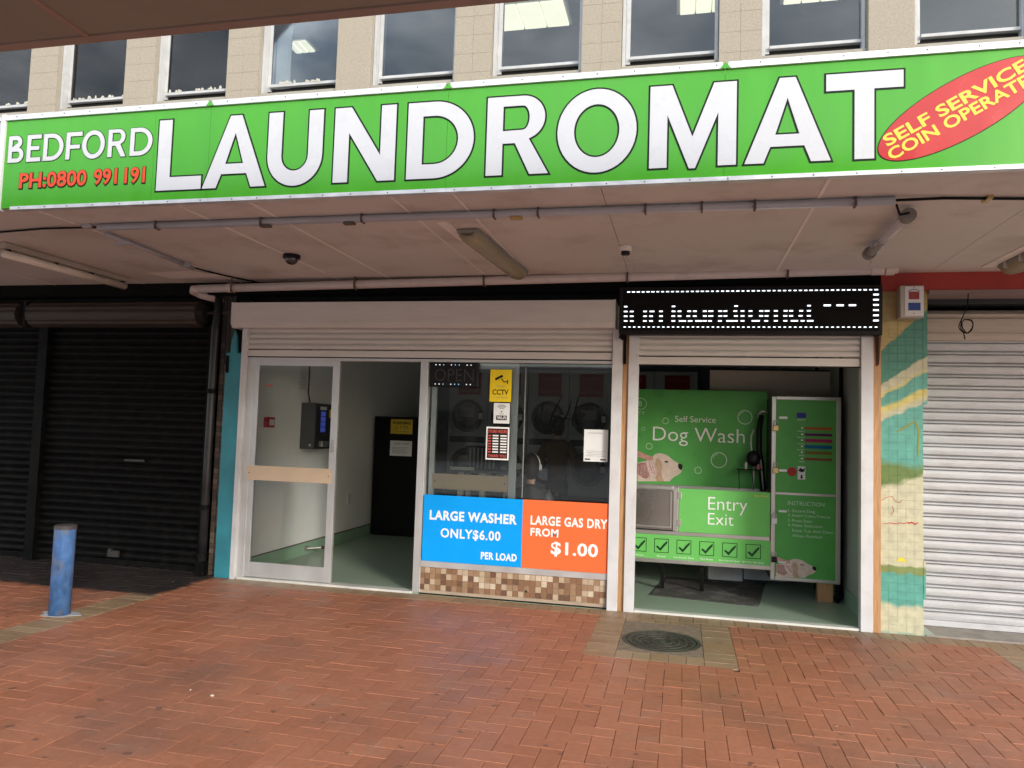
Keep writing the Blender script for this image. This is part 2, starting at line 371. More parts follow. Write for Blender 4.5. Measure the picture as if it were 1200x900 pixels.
def brick_vf(w_, l_, tilt=(0, 0), dz=0.):
    g = GAP; e = .0016
    a, b = w_ / 2 - g, l_ / 2 - g
    def zz(x, y, z): return z + dz + tilt[0] * x + tilt[1] * y
    rings = [(a, b, -.03), (a, b, -.0020), (a - .0006, b - .0006, -.0007), (a - e, b - e, 0)]
    v = []
    for p, q, z in rings: v += [(-p, -q, zz(-p, -q, z)), (p, -q, zz(p, -q, z)), (p, q, zz(p, q, z)), (-p, q, zz(-p, q, z))]
    f = []
    for k in range(3):
        for i in range(4): f.append((k * 4 + i, k * 4 + (i + 1) % 4, k * 4 + 4 + (i + 1) % 4, k * 4 + 4 + i))
    f.append((12, 13, 14, 15))
    return v, f
def px(p):
    d = [p[0], p[1] + 7.05, p[2] - 1.6]; c = [sum(RR[i][k] * d[k] for k in range(3)) for i in range(3)]
    return (600 + 881.3 * c[0] / c[2], 450 + 881.3 * c[1] / c[2]) if c[2] > .1 else (-9999, -9999)
def in_view(r):
    x, y = px(((r[0] + r[1]) / 2, (r[2] + r[3]) / 2, 0)); return -10 < x < 1210 and y < 905
bricks.sort(key=lambda r: (not in_view(r), ((r[0] + r[1]) / 2) ** 2 + ((r[2] + r[3]) / 2 + 7.05) ** 2))
def tint_attr(me, vals):
    a = me.attributes.new('tint', 'FLOAT', 'FACE'); a.data.foreach_set('value', vals)
cache = {}
near = {0: 0, 1: 0}; LIM = {0: 225, 1: 75}
rest = {0: ([], [], []), 1: ([], [], [])}
for r in bricks:
    k = r[4]; w_, l_ = r[1] - r[0], r[3] - r[2]; c = ((r[0] + r[1]) / 2, (r[2] + r[3]) / 2, 0)
    if near[k] < LIM[k] and in_view(r):
        near[k] += 1; key = (round(w_, 3), round(l_, 3), k, random.randrange(10))
        if key not in cache:
            me = bpy.data.meshes.new('brick'); v, f = brick_vf(w_, l_, (random.uniform(-.006, .006), random.uniform(-.011, .011)), random.uniform(-.0018, .0012))
            me.from_pydata(v, [], f); me.materials.append((M_pav, M_pavb)[k]); tint_attr(me, [random.random()] * len(f)); cache[key] = me
        link('brick', cache[key], pavement, c)
    else:
        V, F, T = rest[k]; v, f = brick_vf(w_, l_, (random.uniform(-.006, .006), random.uniform(-.011, .011)), random.uniform(-.0018, .0012)); n = len(V)
        V += [(p[0] + c[0], p[1] + c[1], p[2]) for p in v]; F += [tuple(i + n for i in q) for q in f]; T += [random.random()] * len(f)
for k, nm in ((0, 'red_bricks'), (1, 'buff_bricks')):
    o = mesh(nm, rest[k][:2], (M_pav, M_pavb)[k], pavement); tint_attr(o.data, rest[k][2]); o['kind'] = 'stuff'
struct(mesh('concrete_apron', BX(2.03, 5.2, -.010, .42, -.011, .012), M_conc))
struct(mesh('shop_floor', BX(-4.62, 2.1, .0, 6.2, -.009, .014), M_greenv))

# scattered grit and leaf bits on the paving
V, F = [], []
for i in range(150):
    x = random.uniform(-5.5, 2.6); y = random.uniform(-4.2, -.1); s = random.uniform(.002, .006) * (1.6 if i < 8 else 1)
    if random.random() < .3: x = random.uniform(-6.5, -4.6); y = random.uniform(-1, -.05)
    v = [(x + s * math.cos(t + random.random()) * random.uniform(.6, 1.2), y + s * math.sin(t) * random.uniform(.6, 1.2), .001) for t in (0, 1.3, 2.5, 3.8, 5)]; n = len(V)
    V += v + [(x, y, .001 + s * .5)]; F += [(n + k, n + (k + 1) % 5, n + 5) for k in range(5)]
g = mesh('grit', (V, F), mat('pale_grit', (.5, .44, .36), .9)); tag(g, 'pale grit and leaf crumbs scattered over the brick paving', 'grit'); g['kind'] = 'stuff'

for i, (x, y, s_, lb) in enumerate(((-2.65, -3.03, .013, 'larger round pale pebble lying on the left foreground bricks'), (-2.83, -2.98, .007, 'smaller pale pebble just behind the larger one on the bricks'))):
    tag(mesh('pebble', ELL((x, y, s_ * .35), s_, s_ * .8, s_ * .5, 10, 6), mat('pale_pebble', (.5, .42, .33), .8), None, True), lb, 'pebble')
# manhole
t = thing('manhole_cover', 'round cast iron manhole cover in the buff brick panel', 'manhole', (-.126, -.913, 0))
cx, cy = -.126, -.913
sq = [(PX0 + .235, PY0 + .202), (PX1 - .235, PY0 + .202), (PX1 - .235, PY1 - .122), (PX0 + .235, PY1 - .122)]
def annul(cx, cy, r0, r1, z0, z1, n=64):
    v, f = [], []
    for r, z in ((r1, z0), (r1, z1), (r0, z1), (r0, z0)):
        v += [(cx + r * math.cos(2 * math.pi * k / n), cy + r * math.sin(2 * math.pi * k / n), z) for k in range(n)]
    for a in range(3):
        for k in range(n): f.append((a * n + k, a * n + (k + 1) % n, (a + 1) * n + (k + 1) % n, (a + 1) * n + k))
    return v, f
v, f = curve_mesh([sq, [(cx + .305 * math.cos(2 * math.pi * k / 48), cy + .305 * math.sin(2 * math.pi * k / 48)) for k in range(48)]], .006)
mesh('concrete_surround', ([(a, b, -.007 + c) for a, b, c in v], f), mat('grimy_concrete', (.21, .165, .115), .9, var=.3, vs_=20, bump=.4, dirt=.5, dirt_c=(.12, .1, .08), dscale=9), t)
mesh('iron_frame', annul(cx, cy, .275, .303, -.01, .002), M_iron, t)
lid = J(CY((cx, cy, -.011), (cx, cy, -.004), .272, 64), *[annul(cx, cy, a, b, -.009, .002) for a, b in ((.235, .262), (.185, .205), (.13, .148), (.07, .088))],
        CY((cx, cy, -.006), (cx, cy, .001), .03, 16))
studs = [CY((cx + r * math.cos(an), cy + r * math.sin(an), -.006), (cx + r * math.cos(an), cy + r * math.sin(an), .0012), .008, 6) for r, nn in ((.22, 30), (.167, 22), (.108, 14)) for an in [2 * math.pi * k / nn for k in range(nn)]]
mesh('lid', J(lid, *studs), M_iron, t)
mesh('lifting_slot', BX(cx + .2, cx + .245, cy - .01, cy + .01, .001, .0022), M_dark, t)

# bollard
t = thing('bollard', 'blue painted steel pipe bollard with scuffed paint', 'bollard', (-4.908, -1.779, 0))
M_bol = mat('scuffed_blue_paint', (.055, .15, .36), .55, var=.35, vs_=14, dirt=1.0, dirt_c=(.17, .165, .16), dscale=12, bump=.3, bs=50, aniso=(1.5, 1.5, .8))
bx, by = -4.908, -1.779
mesh('post', TUBE([(bx, by, 0), (bx + .004, by, .69), (bx + .0045, by, .712)], [.08, .08, .08], 32), M_bol, t, True)
mesh('rim', TUBE([(bx + .0045, by, .69), (bx + .0045, by, .718)], [.083, .083], 32), mat('rusty_rim', (.07, .06, .06), .7, var=.3, dirt=.5, dirt_c=(.15, .09, .05)), t)
mesh('cap_plate', CY((bx + .0045, by, .716), (bx + .0045, by, .722), .075, 32), mat('rusty_cap', (.05, .045, .04), .8), t)
mesh('concrete_footing', ([(bx + (.15 + .03 * math.sin(3 * a) + .02 * math.sin(7 * a)) * math.cos(a), by + (.11 + .02 * math.sin(2 * a + 1)) * math.sin(a), z) for z in (-.01, .004) for a in [2 * math.pi * k / 28 for k in range(28)]],
     [(k, (k + 1) % 28, 28 + (k + 1) % 28, 28 + k) for k in range(28)] + [tuple(range(28, 56))]), mat('pale_cement', (.36, .36, .38), .9, var=.2, vs_=20, dirt=.4, dscale=9), t)

# ------------------------------------------------------------------ main building
bld = thing('commercial_building', 'two storey commercial building with stone pilasters between its upper windows', 'building', (0, .2, 0))
# party walls, slab, rear
mesh('floor_slab', BX(-12, 6, .05, 6.4, 3.09, 3.5), M_ceil, bld)
mesh('shop_ceiling', BX(-4.62, 2.1, .31, 6.2, 2.9, 2.95), M_ceil, bld)
mesh('left_interior_wall', BX(-4.62, -4.5, .06, 6.2, .014, 2.9), M_wallw, bld)
mesh('rear_interior_wall', BX(-4.5, 2.0, 6.05, 6.2, .014, 2.9), M_wallb, bld)
mesh('right_interior_wall', BX(1.62, 1.72, .16, 6.05, .014, 2.9), mat('interior_grey_green_wall', (.36, .40, .37), .55, var=.05), bld)
mesh('green_skirting', BX(-4.5, -4.488, .1, 6.0, .014, .157), M_greensk, bld)
mesh('skirting_cap', BX(-4.5, -4.482, .1, 6.0, .157, .168), mat('dark_trim', (.08, .07, .06), .5), bld)
mesh('right_skirting', BX(1.605, 1.62, .17, 6.0, .014, .16), M_greensk, bld)
mesh('rear_facade_wall', BX(-12, 6, 8.0, 8.2, -.01, 7.2), M_conc, bld)
mesh('side_wall', BX(-12.2, -12, .2, 8.2, -.01, 7.2), M_conc, bld)
mesh('side_wall', BX(6, 6.2, .2, 8.2, -.01, 7.2), M_conc, bld)
mesh('roof', BX(-12.2, 6.2, -.25, 8.2, 7.2, 7.4), M_roofing, bld)
mesh('upper_ceiling', BX(-12, 6, .1, 8, 6.2, 6.25), mat('upper_ceiling', (.16, .17, .18), .8), bld)
mesh('upper_partition', BX(-12, 6, 3.2, 3.3, 3.5, 6.2), mat('upper_partition', (.10, .11, .12), .8), bld)
mesh('lintel_wall', BX(-12, 1.67, -.02, .16, 2.95, 4.95), mat('dark_lintel', (.006, .006, .006), .9, spec=.1), bld)
mesh('sill_band', BX(-12, 6, -.14, -.02, 4.7, 5.06), M_mort, bld)
# the wall head beside the dark shops
mesh('shutter_recess', BX(-12, -5.0, .75, .9, 0, 3.09), M_dark, bld)
mesh('wall_head', BX(-12, 1.60, .16, .3, 2.86, 3.09), M_dark, bld)
# pilasters and upper windows (pitch 1.26)
bmesh_cache = {}
blk = bpy.data.meshes.new('block'); v, f = BX(-.0932, .0932, -.02, .02, -.0945, .0945, .0015); blk.from_pydata(v, [], f); blk.materials.append(M_pilst)
for k in range(-9, 4):
    x0 = .27 + 1.26 * k; x1 = x0 + .375
    p = mesh('pilaster', BX(x0, x1, -.165, .1, 4.9, 7.2), M_mort if k not in (-2, 1) else M_pilst, bld)
    if k in (-3, 1):
        mesh('render_facing', BX(x0, x1, -.182, -.166, 4.9, 7.2, .006), M_pilst, p)
    else:
        for j in range(12):
            for i in range(2):
                link('block', blk, p, (x0 + .0945 + i * .1875, -.162, 5.0 + j * .19))
    xl, xr = x1 + .005, x0 + 1.26 - .005
    fr = mesh('window', J(BX(xl, xl + .028, -.12, .0, 5.05, 7.2), BX(xr - .03, xr, -.10, .0, 5.05, 7.2), BX(xl + .028, xr - .03, -.03, .0, 5.05, 5.10), BX(xl + .03, xl + .07, -.05, .01, 5.12, 7.1)), M_wfr, bld)
    mesh('sash_rail', BX(xl + .07, xr - .03, -.085, -.04, 5.148, 5.178, .003), M_wfr, fr)
    mesh('sash_gap', BX(xl + .03, xr - .03, -.03, -.02, 5.10, 5.147), M_dark, fr)
    mesh('pane', BX(xl + .07, xr - .03, -.05, -.046, 5.178, 7.1), G_win, fr)
    # peeling paint flakes along the sill of some windows
    if k in (-6, -5, -4, -7):
        V, F = [], []
        for q in range(14):
            xx = random.uniform(xl + .1, xr - .1); h = random.uniform(.006, .03); ww = random.uniform(.02, .06); n = len(V)
            V += [(xx, -.088, 5.177), (xx + ww, -.088, 5.177), (xx + ww * .8, -.092, 5.177 + h), (xx + ww * .3, -.09, 5.177 + h * 1.2)]; F.append((n, n + 1, n + 2, n + 3))
        mesh('peeling_paint', (V, F), mat('flaking_paint', (.5, .48, .40), .8), fr)['kind'] = 'stuff'
    if k == -4:
        mesh('inner_blind', BX(xl + .09, xl + .26, .0, .01, 5.15, 7.0), M_white, fr)
# ceiling lamps upstairs (lit)
for i, (x0, x1, y0, y1) in enumerate([(-5.80, -5.36, .5, 1.1), (-4.68, -4.42, .8, 1.05), (-2.06, -1.29, .48, .96), (-.10, .4, .5, .95), (.95, 1.5, .4, .93)]):
    lb = ['lit ceiling lamp seen through the third upper window from the left', 'small lit lamp seen through the fourth upper window from the left', 'wide lit cream ceiling lamp in the upper window above letters D and R', 'lit lamp at the top of the upper window above letter M', 'lit lamp in the upper window between letters A and T'][i]
    t = thing('ceiling_lamp', lb, 'ceiling lamp', ((x0 + x1) / 2, (y0 + y1) / 2, 6.2), 'lit ceiling lamps upstairs')
    mesh('housing', BX(x0 - .03, x1 + .03, y0 - .03, y1 + .03, 6.15, 6.199), M_white, t)
    n = 3
    for j in range(n):
        a = x0 + (x1 - x0) * j / n; b = x0 + (x1 - x0) * (j + 1) / n
        mesh('diffuser', BX(a + .008, b - .008, y0, y1, 6.125, 6.149, .005), M_lampup, t)

# ------------------------------------------------------------------ canopy over the shops
can = thing('canopy', 'flat canopy with pinkish brown soffit boards above the shopfronts', 'canopy', (0, -1.3, 3.08))
mesh('deck', BX(-12, 6, -2.66, -.02, 3.10, 3.70), M_roofing, can)
seams = [-12, -10.6, -9.3, -8.0, -6.9, -5.75, -4.56, -3.41, -2.86, -1.85, -1.43, -.5, .79, 2.05, 3.3, 4.6, 6]
for a, b in zip(seams, seams[1:]):
    mesh('soffit_panel', BX(a + .002, b - .002, -2.66, .12, 3.082, 3.099), M_soff, can)
for s in seams[1:-1]:
    if s not in (-.5, 2.05): mesh('cover_strip', BX(s - (.010 if s in (-3.41, -2.86, .79) else .006), s + (.010 if s in (-3.41, -2.86, .79) else .006), -2.655, .10, 3.078, 3.0835), M_soff2, can)
# water stain ribs: peeling board near the left lamp
mesh('peeling_patch', ([(-5.3, -.55, 3.079), (-4.75, -.62, 3.079), (-4.5, -.45, 3.066), (-4.7, -.32, 3.079), (-5.2, -.3, 3.072)], [(0, 1, 2, 3, 4)]), M_soff2, can)

# ------------------------------------------------------------------ fascia sign
sg = thing('shop_sign', 'long green laundromat fascia sign with big white letters', 'sign', (-1.5, -2.7, 3.08))
SX0, SX1 = -4.78, 2.95
for a, b in ((SX0, -3.545), (-3.545, -3.12), (-3.12, -1.452), (-1.452, .209), (.209, SX1)):
    mesh('panel', BX(a + .0008, b - .0008, -2.70, -2.68, 3.075, 3.722), M_sgreen, sg)
top = [BX(a + .001, b - .001, -2.716, -2.66, 3.715, 3.752) for a, b in ((SX0 - .03, -3.9), (-3.9, -3.135), (-3.105, -1.467), (-1.437, .194), (.224, 1.6), (1.6, SX1))]
mesh('top_trim', J(*top), M_trim, sg)
mesh('bottom_trim', J(*[BX(a + .001, b - .001, -2.712, -2.66, 3.060, 3.084) for a, b in ((SX0 + .09, -3.1), (-3.1, -1.44), (-1.44, .23), (.23, SX1))]), M_trim, sg)
mesh('end_trim', BX(SX0 - .035, SX0, -2.715, -2.66, 3.06, 3.76), M_white, sg)
for xx in (-3.12, -1.452, .209):
    plate('pointed_tab', [[(xx - .03, 3.715), (xx + .03, 3.715), (xx, 3.752)]], -2.7175, M_sgreen, sg)
scr = []
x = SX0 + .1
while x < SX1:
    scr += [CY((x, -2.7155, 3.736), (x, -2.719, 3.736), .004, 6), CY((x + .07, -2.7115, 3.071), (x + .07, -2.715, 3.071), .004, 6)]; x += random.uniform(.18, .26)
mesh('fixing_screws', J(*scr), mat('rusty_screw', (.08, .06, .05), .6, metal=.5), sg)['kind'] = 'stuff'
def arc(cx, cz, rx, rz, a0, a1, n=14): return [(cx + rx * math.cos(R(a0 + (a1 - a0) * i / n)), cz + rz * math.sin(R(a0 + (a1 - a0) * i / n))) for i in range(n + 1)]
def glyph(ch, W, s):
    if ch == 'L': return [[(0, 0), (W, 0), (W, s * .9), (s, s * .9), (s, 1), (0, 1)]]
    if ch == 'E': return [[(0, 0), (W, 0), (W, s * .9), (s, s * .9), (s, .5 - s * .42), (W * .88, .5 - s * .42), (W * .88, .5 + s * .42), (s, .5 + s * .42), (s, 1 - s * .9), (W, 1 - s * .9), (W, 1), (0, 1)]]
    if ch == 'F': return [[(0, 0), (s, 0), (s, .46 - s * .42), (W * .88, .46 - s * .42), (W * .88, .46 + s * .42), (s, .46 + s * .42), (s, 1 - s * .9), (W, 1 - s * .9), (W, 1), (0, 1)]]
    if ch == 'A':
        a = s * .42; k = W / 2 - a; ap = .76; xi = lambda z: k * z + s * 1.03
        z0, z1 = .19, .33
        hx = lambda z: W / 2 - (ap - z) * (W / 2 - xi(z1)) / (ap - z1)
        return [[(0, 0), (s * 1.03, 0), (xi(z0), z0), (W - xi(z0), z0), (W - s * 1.03, 0), (W, 0), (W / 2 + a, 1), (W / 2 - a, 1)], [(xi(z1), z1), (W / 2, ap), (W - xi(z1), z1)]]
    if ch == 'U':
        r = W / 2; rz = .40
        return [[(0, 1)] + arc(r, rz, r, rz + .015, 180, 360, 24) + [(W, 1), (W - s, 1)] + arc(r, rz, r - s, rz - s + .015, 360, 180, 24) + [(s, 1)]]
    if ch == 'N': return [[(0, 0), (s, 0), (s, .66), (W - s * 1.12, 0), (W, 0), (W, 1), (W - s, 1), (W - s, .34), (s * 1.12, 1), (0, 1)]]
    if ch == 'D':
        r = .52; w0 = W - r
        return [[(0, 0)] + arc(W - .52, .5, .52, .5, -90, 90, 26) + [(0, 1)], [(s, s * .9)] + arc(W - .52, .5, .52 - s, .5 - s * .9, -90, 90, 22) + [(s, 1 - s * .9)]]
    if ch == 'R':
        c = .72; h = 1 - c; rr = h; w0 = W * .93
        return [[(0, 0), (s, 0), (s, .40), (s + W * .2, .40), (W - s * 1.15, 0), (W, 0), (W * .68, .45)] + arc(w0 - rr, .72, rr, .28, -65, 90, 20) + [(0, 1)],
                [(s, .56)] + arc(w0 - rr, .72, rr - s * .95, .155, -90, 90, 14) + [(s, .875)]]
    if ch == 'O': return [arc(W / 2, .5, W / 2, .52, 0, 360, 44)[:-1], arc(W / 2, .5, W / 2 - s, .52 - s * .93, 0, 360, 40)[:-1]]
    if ch == 'M': return [[(0, 0), (s, 0), (s, .64), (W / 2 - .035, -.02), (W / 2 + .035, -.02), (W - s, .64), (W - s, 0), (W, 0), (W, 1), (W - s * 1.25, 1), (W / 2, .36), (s * 1.25, 1), (0, 1)]]
    if ch == 'T': return [[(W / 2 - s / 2, 0), (W / 2 + s / 2, 0), (W / 2 + s / 2, 1 - s * .95), (W, 1 - s * .95), (W, 1), (0, 1), (0, 1 - s * .95), (W / 2 - s / 2, 1 - s * .95)]]
    if ch == 'B':
        return [[(0, 0)] + arc(W - .28, .28, .28, .28, -90, 72, 14) + arc(W - .33, .76, .24, .24, -60, 90, 14) + [(0, 1)], [(s, s * .9)] + arc(W - .28, .28, .28 - s, .28 - s * .9, -90, 90, 10) + [(s, .56 - s * .9)], [(s, .55 + s * .1)] + arc(W - .33, .77, .24 - s, .22 - s * .9, -90, 90, 10) + [(s, 1 - s * .9)]]
def letter(ch, x0, x1, z0, z1, s, name, lab, outl):
    H = z1 - z0; g = glyph(ch, (x1 - x0) / H, s)
    g = [[(x0 + a * H, z0 + b * H) for a, b in lp] for lp in g]
    o = plate(name, g, -2.7045, M_swhite, sg, .0015)
    q = plate('outline', g, -2.7022, M_sdark, o, .0015, outl)
    return o
for ch, a, b in (('L', -3.508, -3.165), ('A', -3.155, -2.69), ('U', -2.68, -2.29), ('N', -2.208, -1.79), ('D', -1.71, -1.278), ('R', -1.195, -.808), ('O', -.757, -.288), ('M', -.212, .274), ('A', .32, .778), ('T', .752, 1.147)):
    letter(ch, a, b, 3.152, 3.64, .205, 'letter', None, .0105)
bed = [('B', 55, 168), ('E', 192, 293), ('D', 312, 455), ('F', 474, 585), ('O', 588, 745), ('R', 768, 893), ('D', 920, 1070)]
for ch, a, b in bed:
    letter(ch, -4.748 + (a - 55) * .001172, -4.748 + (b - 55) * .001172, 3.405, 3.60, .17, 'letter', None, .0045)
for s_, a, b_ in (('PH:0800', -4.633, -4.07), ('991', -4.01, -3.822), ('191', -3.762, -3.60)):
    o = text('phone_number', s_, a, b_, 3.218, 3.324, -2.7045, M_sph, sg, .022, .0015)
    text('outline', s_, a - .005, b_ + .005, 3.2145, 3.3275, -2.7022, M_sdark, o, .062, .0015)
ea = []
for k in range(72):
    u = math.cos(2 * math.pi * k / 72); q = math.sin(2 * math.pi * k / 72); ea.append((1.43 + .41 * u, 3.401 + .484 * .41 * u + .179 * q * .72 + 0 * u))
# sheared ellipse through the measured outline
ea = [(1.43 + .41 * math.cos(a), 3.401 + .484 * .41 * math.cos(a) + .179 * math.sin(a)) for a in [2 * math.pi * k / 72 for k in range(72)]]
ov = plate('red_oval', [ea], -2.7045, M_sred, sg, .0015)
plate('outline', [ea], -2.7022, M_sdark, ov, .0015, .004)
text('lettering', 'SELF SERVICE', 1.066, 1.066 + .79, 3.213, 3.277, -2.7062, M_syel, ov, .022, .001, R(29.2))
text('lettering', 'COIN OPERATED', 1.087, 1.087 + .86, 3.135, 3.198, -2.7062, M_syel, ov, .022, .001, R(29.2))
# neighbour fascia to the left
nb = thing('neighbour_fascia', 'grey framed fascia panel left of the green sign', 'fascia', (-7, -2.7, 3.08))
mesh('board', BX(-12, -4.835, -2.69, -2.66, 3.07, 3.74), mat('pale_grey_panel', (.42, .43, .46), .5, dirt=.3), nb)
mesh('trim', J(BX(-12, -4.835, -2.705, -2.66, 3.72, 3.75), BX(-12, -4.835, -2.705, -2.66, 3.40, 3.415), BX(-12, -4.835, -2.705, -2.66, 3.06, 3.085)), M_trim, nb)

# ------------------------------------------------------------------ opposite canopy (the photographer stands under it)
oc = thing('opposite_canopy', 'brown canopy edge overhead at the top left corner', 'canopy', (-4, -6, 3.08))
mesh('deck', BX(-12, 1.95, -7.3, -4.66, 3.11, 3.80), M_roofing, oc)
sx = [-12, -9.6, -7.2, -4.7, -2.28, .2, 1.95]
for a, b in zip(sx, sx[1:]):
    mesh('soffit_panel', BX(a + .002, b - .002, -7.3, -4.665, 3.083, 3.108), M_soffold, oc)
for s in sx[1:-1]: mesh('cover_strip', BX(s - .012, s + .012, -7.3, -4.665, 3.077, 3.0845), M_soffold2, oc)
mesh('edge_strip', BX(-12, 1.95, -4.66, -4.615, 3.078, 3.10), mat('brown_edge_strip', (.28, .18, .14), .6, dirt=.3), oc)
mesh('fascia', BX(-12, 1.97, -4.655, -4.62, 3.102, 3.85), M_fasc, oc)

ob = thing('added_reflection_block', 'unseen dark brick shop block added behind the viewer to darken glass reflections', 'building', (0, -30, 0))  # out of view; added so the shop glass reflects something dark
M_ob = mat('dark_brick_render', (.10, .08, .07), .9, var=.2)
mesh('wall', BX(-40, 40, -36, -30, -.01, 4.6), M_ob, ob)
mesh('parapet', BX(-40, 40, -30.2, -29.9, 4.6, 4.9), M_conc, ob)
for i in range(-12, 13):
    mesh('shop_window', BX(i * 3 - 1.2, i * 3 + 1.2, -29.99, -29.92, .4, 2.6), M_plastic, ob)
# ------------------------------------------------------------------ services under the canopy
def clips(xs, y, z, r): return [BX(x - .006, x + .006, y - r - .004, y + r + .004, z - r - .003, 3.081) for x in xs]
t = thing('conduit', 'long grey lilac conduit running along the soffit behind the sign', 'conduit', (-1.5, -2.24, 3.05))
mesh('pipe', CY((-4.36, -2.24, 3.052), (1.22, -2.24, 3.052), .026, 16), M_pvc, t, True)
for x in (-3.85, -2.98, -2.2, -1.25, -.95, .42, -.25, 1.0, .1): mesh('clip', clips([x], -2.24, 3.052, .027)[0], mat('rusty_clip', (.12, .09, .08), .6, metal=.4), t)
for x in (-2.95, -1.10, -2.3): mesh('junction', BX(x - .04, x + .04, -2.262, -2.216, 3.012, 3.03, .004), M_brass if x > -2 else mat('rusty_clip', (.1, .1, .1)), t)
t = thing('cable', 'thin black cable leaving the right end of the conduit', 'cable', (1.22, -2.24, 3.06), 'thin soffit cables')
mesh('wire', TUBE([(1.2, -2.24, 3.055), (1.5, -2.2, 3.07), (2.2, -2.1, 3.07), (3.6, -2.05, 3.07)], .009, 8), M_blackp, t)
for x in (1.75, 2.6): mesh('clip', BX(x - .015, x + .015, -2.2, -2.1, 3.06, 3.081), M_brass, t)
t = thing('cable', 'thin dark cable running left from the conduit end', 'cable', (-4.36, -2.24, 3.06), 'thin soffit cables')
mesh('wire', TUBE([(-4.34, -2.24, 3.055), (-4.9, -2.2, 3.07), (-5.5, -2.13, 3.07), (-6.6, -2.0, 3.07)], .008, 8), M_blackp, t)
mesh('clip', BX(-4.5, -4.42, -2.26, -2.2, 3.05, 3.081, .004), M_pvc, t)
t = thing('branch_conduit', 'short grey conduit branching toward the downpipe corner', 'conduit', (-4.5, -1.4, 3.06))
mesh('pipe', CY((-4.46, -2.05, 3.055), (-4.56, -.82, 3.055), .018, 12), M_pvc, t, True)
mesh('wire', TUBE([(-4.56, -.82, 3.06), (-4.5, -.4, 3.07), (-4.3, .05, 3.07)], .008, 8), M_blackp, t)
for q in (-1.8, -1.0): mesh('clip', BX(-4.57, -4.47, q - .01, q + .01, 3.03, 3.081), M_pvc, t)
# weatherproof light in the middle
def batten(x0, y0, x1, y1, lab):
    t = thing('soffit_light', lab, 'light fitting', ((x0 + x1) / 2, (y0 + y1) / 2, 3.08), 'unlit fluorescent fittings under the canopy')
    a = Vector((x0, y0, 0)); b = Vector((x1, y1, 0)); u = (b - a).normalized(); s = Vector((-u.y, u.x, 0)); Lx = (b - a).length
    def P(al, si, z): p = a + u * al + s * si; return (p.x, p.y, z)
    def loft(secs):
        v, f = [], []; n = 14
        for al, w_, h_ in secs:
            for k in range(n):
                an = math.pi + math.pi * k / (n - 1); v.append(P(al, math.cos(an) * w_, 3.045 + math.sin(an) * h_))
        for i in range(len(secs) - 1):
            for k in range(n - 1): f.append((i * n + k, i * n + k + 1, (i + 1) * n + k + 1, (i + 1) * n + k))
        f.append(tuple(range(n))); f.append(tuple((len(secs) - 1) * n + k for k in range(n))[::-1]); return v, f
    v, f = BX(0, Lx, -.085, .085, 3.045, 3.078, .01); mesh('housing', ([P(p[0], p[1], p[2]) for p in v], f), mat('grey_housing', (.24, .23, .20), .5, dirt=.4), t)
    mesh('diffuser', loft([(.0, .05, .02), (.03, .078, .055), (.12, .082, .065), (Lx - .12, .082, .065), (Lx - .03, .078, .055), (Lx, .05, .02)]), M_tubediff, t, True)
    for q in (.15, .45, .75, 1.05, 1.3):
        if q < Lx - .05:
            v, f = BX(q - .012, q + .012, .07, .096, 3.02, 3.07); mesh('clasp', ([P(*p[:2], p[2]) for p in v], f), M_alu, t)
    v, f = BX(-.2, Lx + .08, .09, .17, 3.074, 3.081); mesh('backing_strip', ([P(*p[:2], p[2]) for p in v], f), M_soff2, t)
    return t
batten(-1.56, -1.82, -1.48, -.36, 'yellowed weatherproof light fitting on the soffit above the window')
batten(2.62, -1.75, 2.56, -.30, 'weatherproof light fitting cut by the right picture edge')
t = thing('soffit_light', 'bare white batten light with tube above the black shutters', 'light fitting', (-5.72, -1.1, 3.08), 'unlit fluorescent fittings under the canopy')
mesh('housing', BX(-5.76, -5.66, -1.83, -.33, 3.03, 3.079, .006), mat('cream_batten', (.42, .36, .31), .5, dirt=.3), t)
mesh('tube', CY((-5.70, -1.80, 2.985), (-5.70, -.36, 2.985), .034, 14), mat('frosted_tube', (.74, .66, .58), .4), t, True)
for q in (-1.76, -1.25, -.82, -.40): mesh('clip', BX(-5.72, -5.68, q - .012, q + .012, 2.98, 3.035), M_dark, t)
t = thing('soffit_light', 'short clear tube light fitting right of the dome sensor', 'light fitting', (1.35, -1.5, 3.08), 'unlit fluorescent fittings under the canopy')
mesh('tube', TUBE([(1.345, -2.0, 3.02), (1.357, -1.05, 3.02)], .031, 16), mat('milky_tube', (.46, .44, .46), .3, coat=.5), t, True)
for q in (-2.02, -1.04): mesh('end_cap', CY((1.35, q - .03, 3.02), (1.35, q + .03, 3.02), .046, 16), mat('grey_cap', (.2, .17, .15), .5), t)
mesh('bracket', J(BX(1.33, 1.37, -1.9, -1.86, 3.02, 3.08), BX(1.33, 1.37, -1.2, -1.16, 3.02, 3.08)), M_pvc, t)
mesh('wire', TUBE([(1.35, -2.05, 3.03), (1.28, -2.12, 3.0), (1.24, -2.2, 3.04)], .007, 6), M_blackp, t)
mesh('loose_wire', TUBE([(1.36, -1.02, 3.0), (1.37, -1.0, 2.96), (1.35, -.98, 2.93)], .004, 5), M_pvc, t)
# dome camera
t = thing('dome_camera', 'small black dome security camera on the soffit', 'camera', (-3.356, -1.139, 3.08))
mesh('base', CY((-3.356, -1.139, 3.05), (-3.356, -1.139, 3.08), .075, 24), M_plastic, t)
v, f = ELL((-3.356, -1.139, 3.05), .058, .058, .058); mesh('dome', (v, f), mat('smoked_dome', (.01, .01, .01), .08, coat=1), t, True)
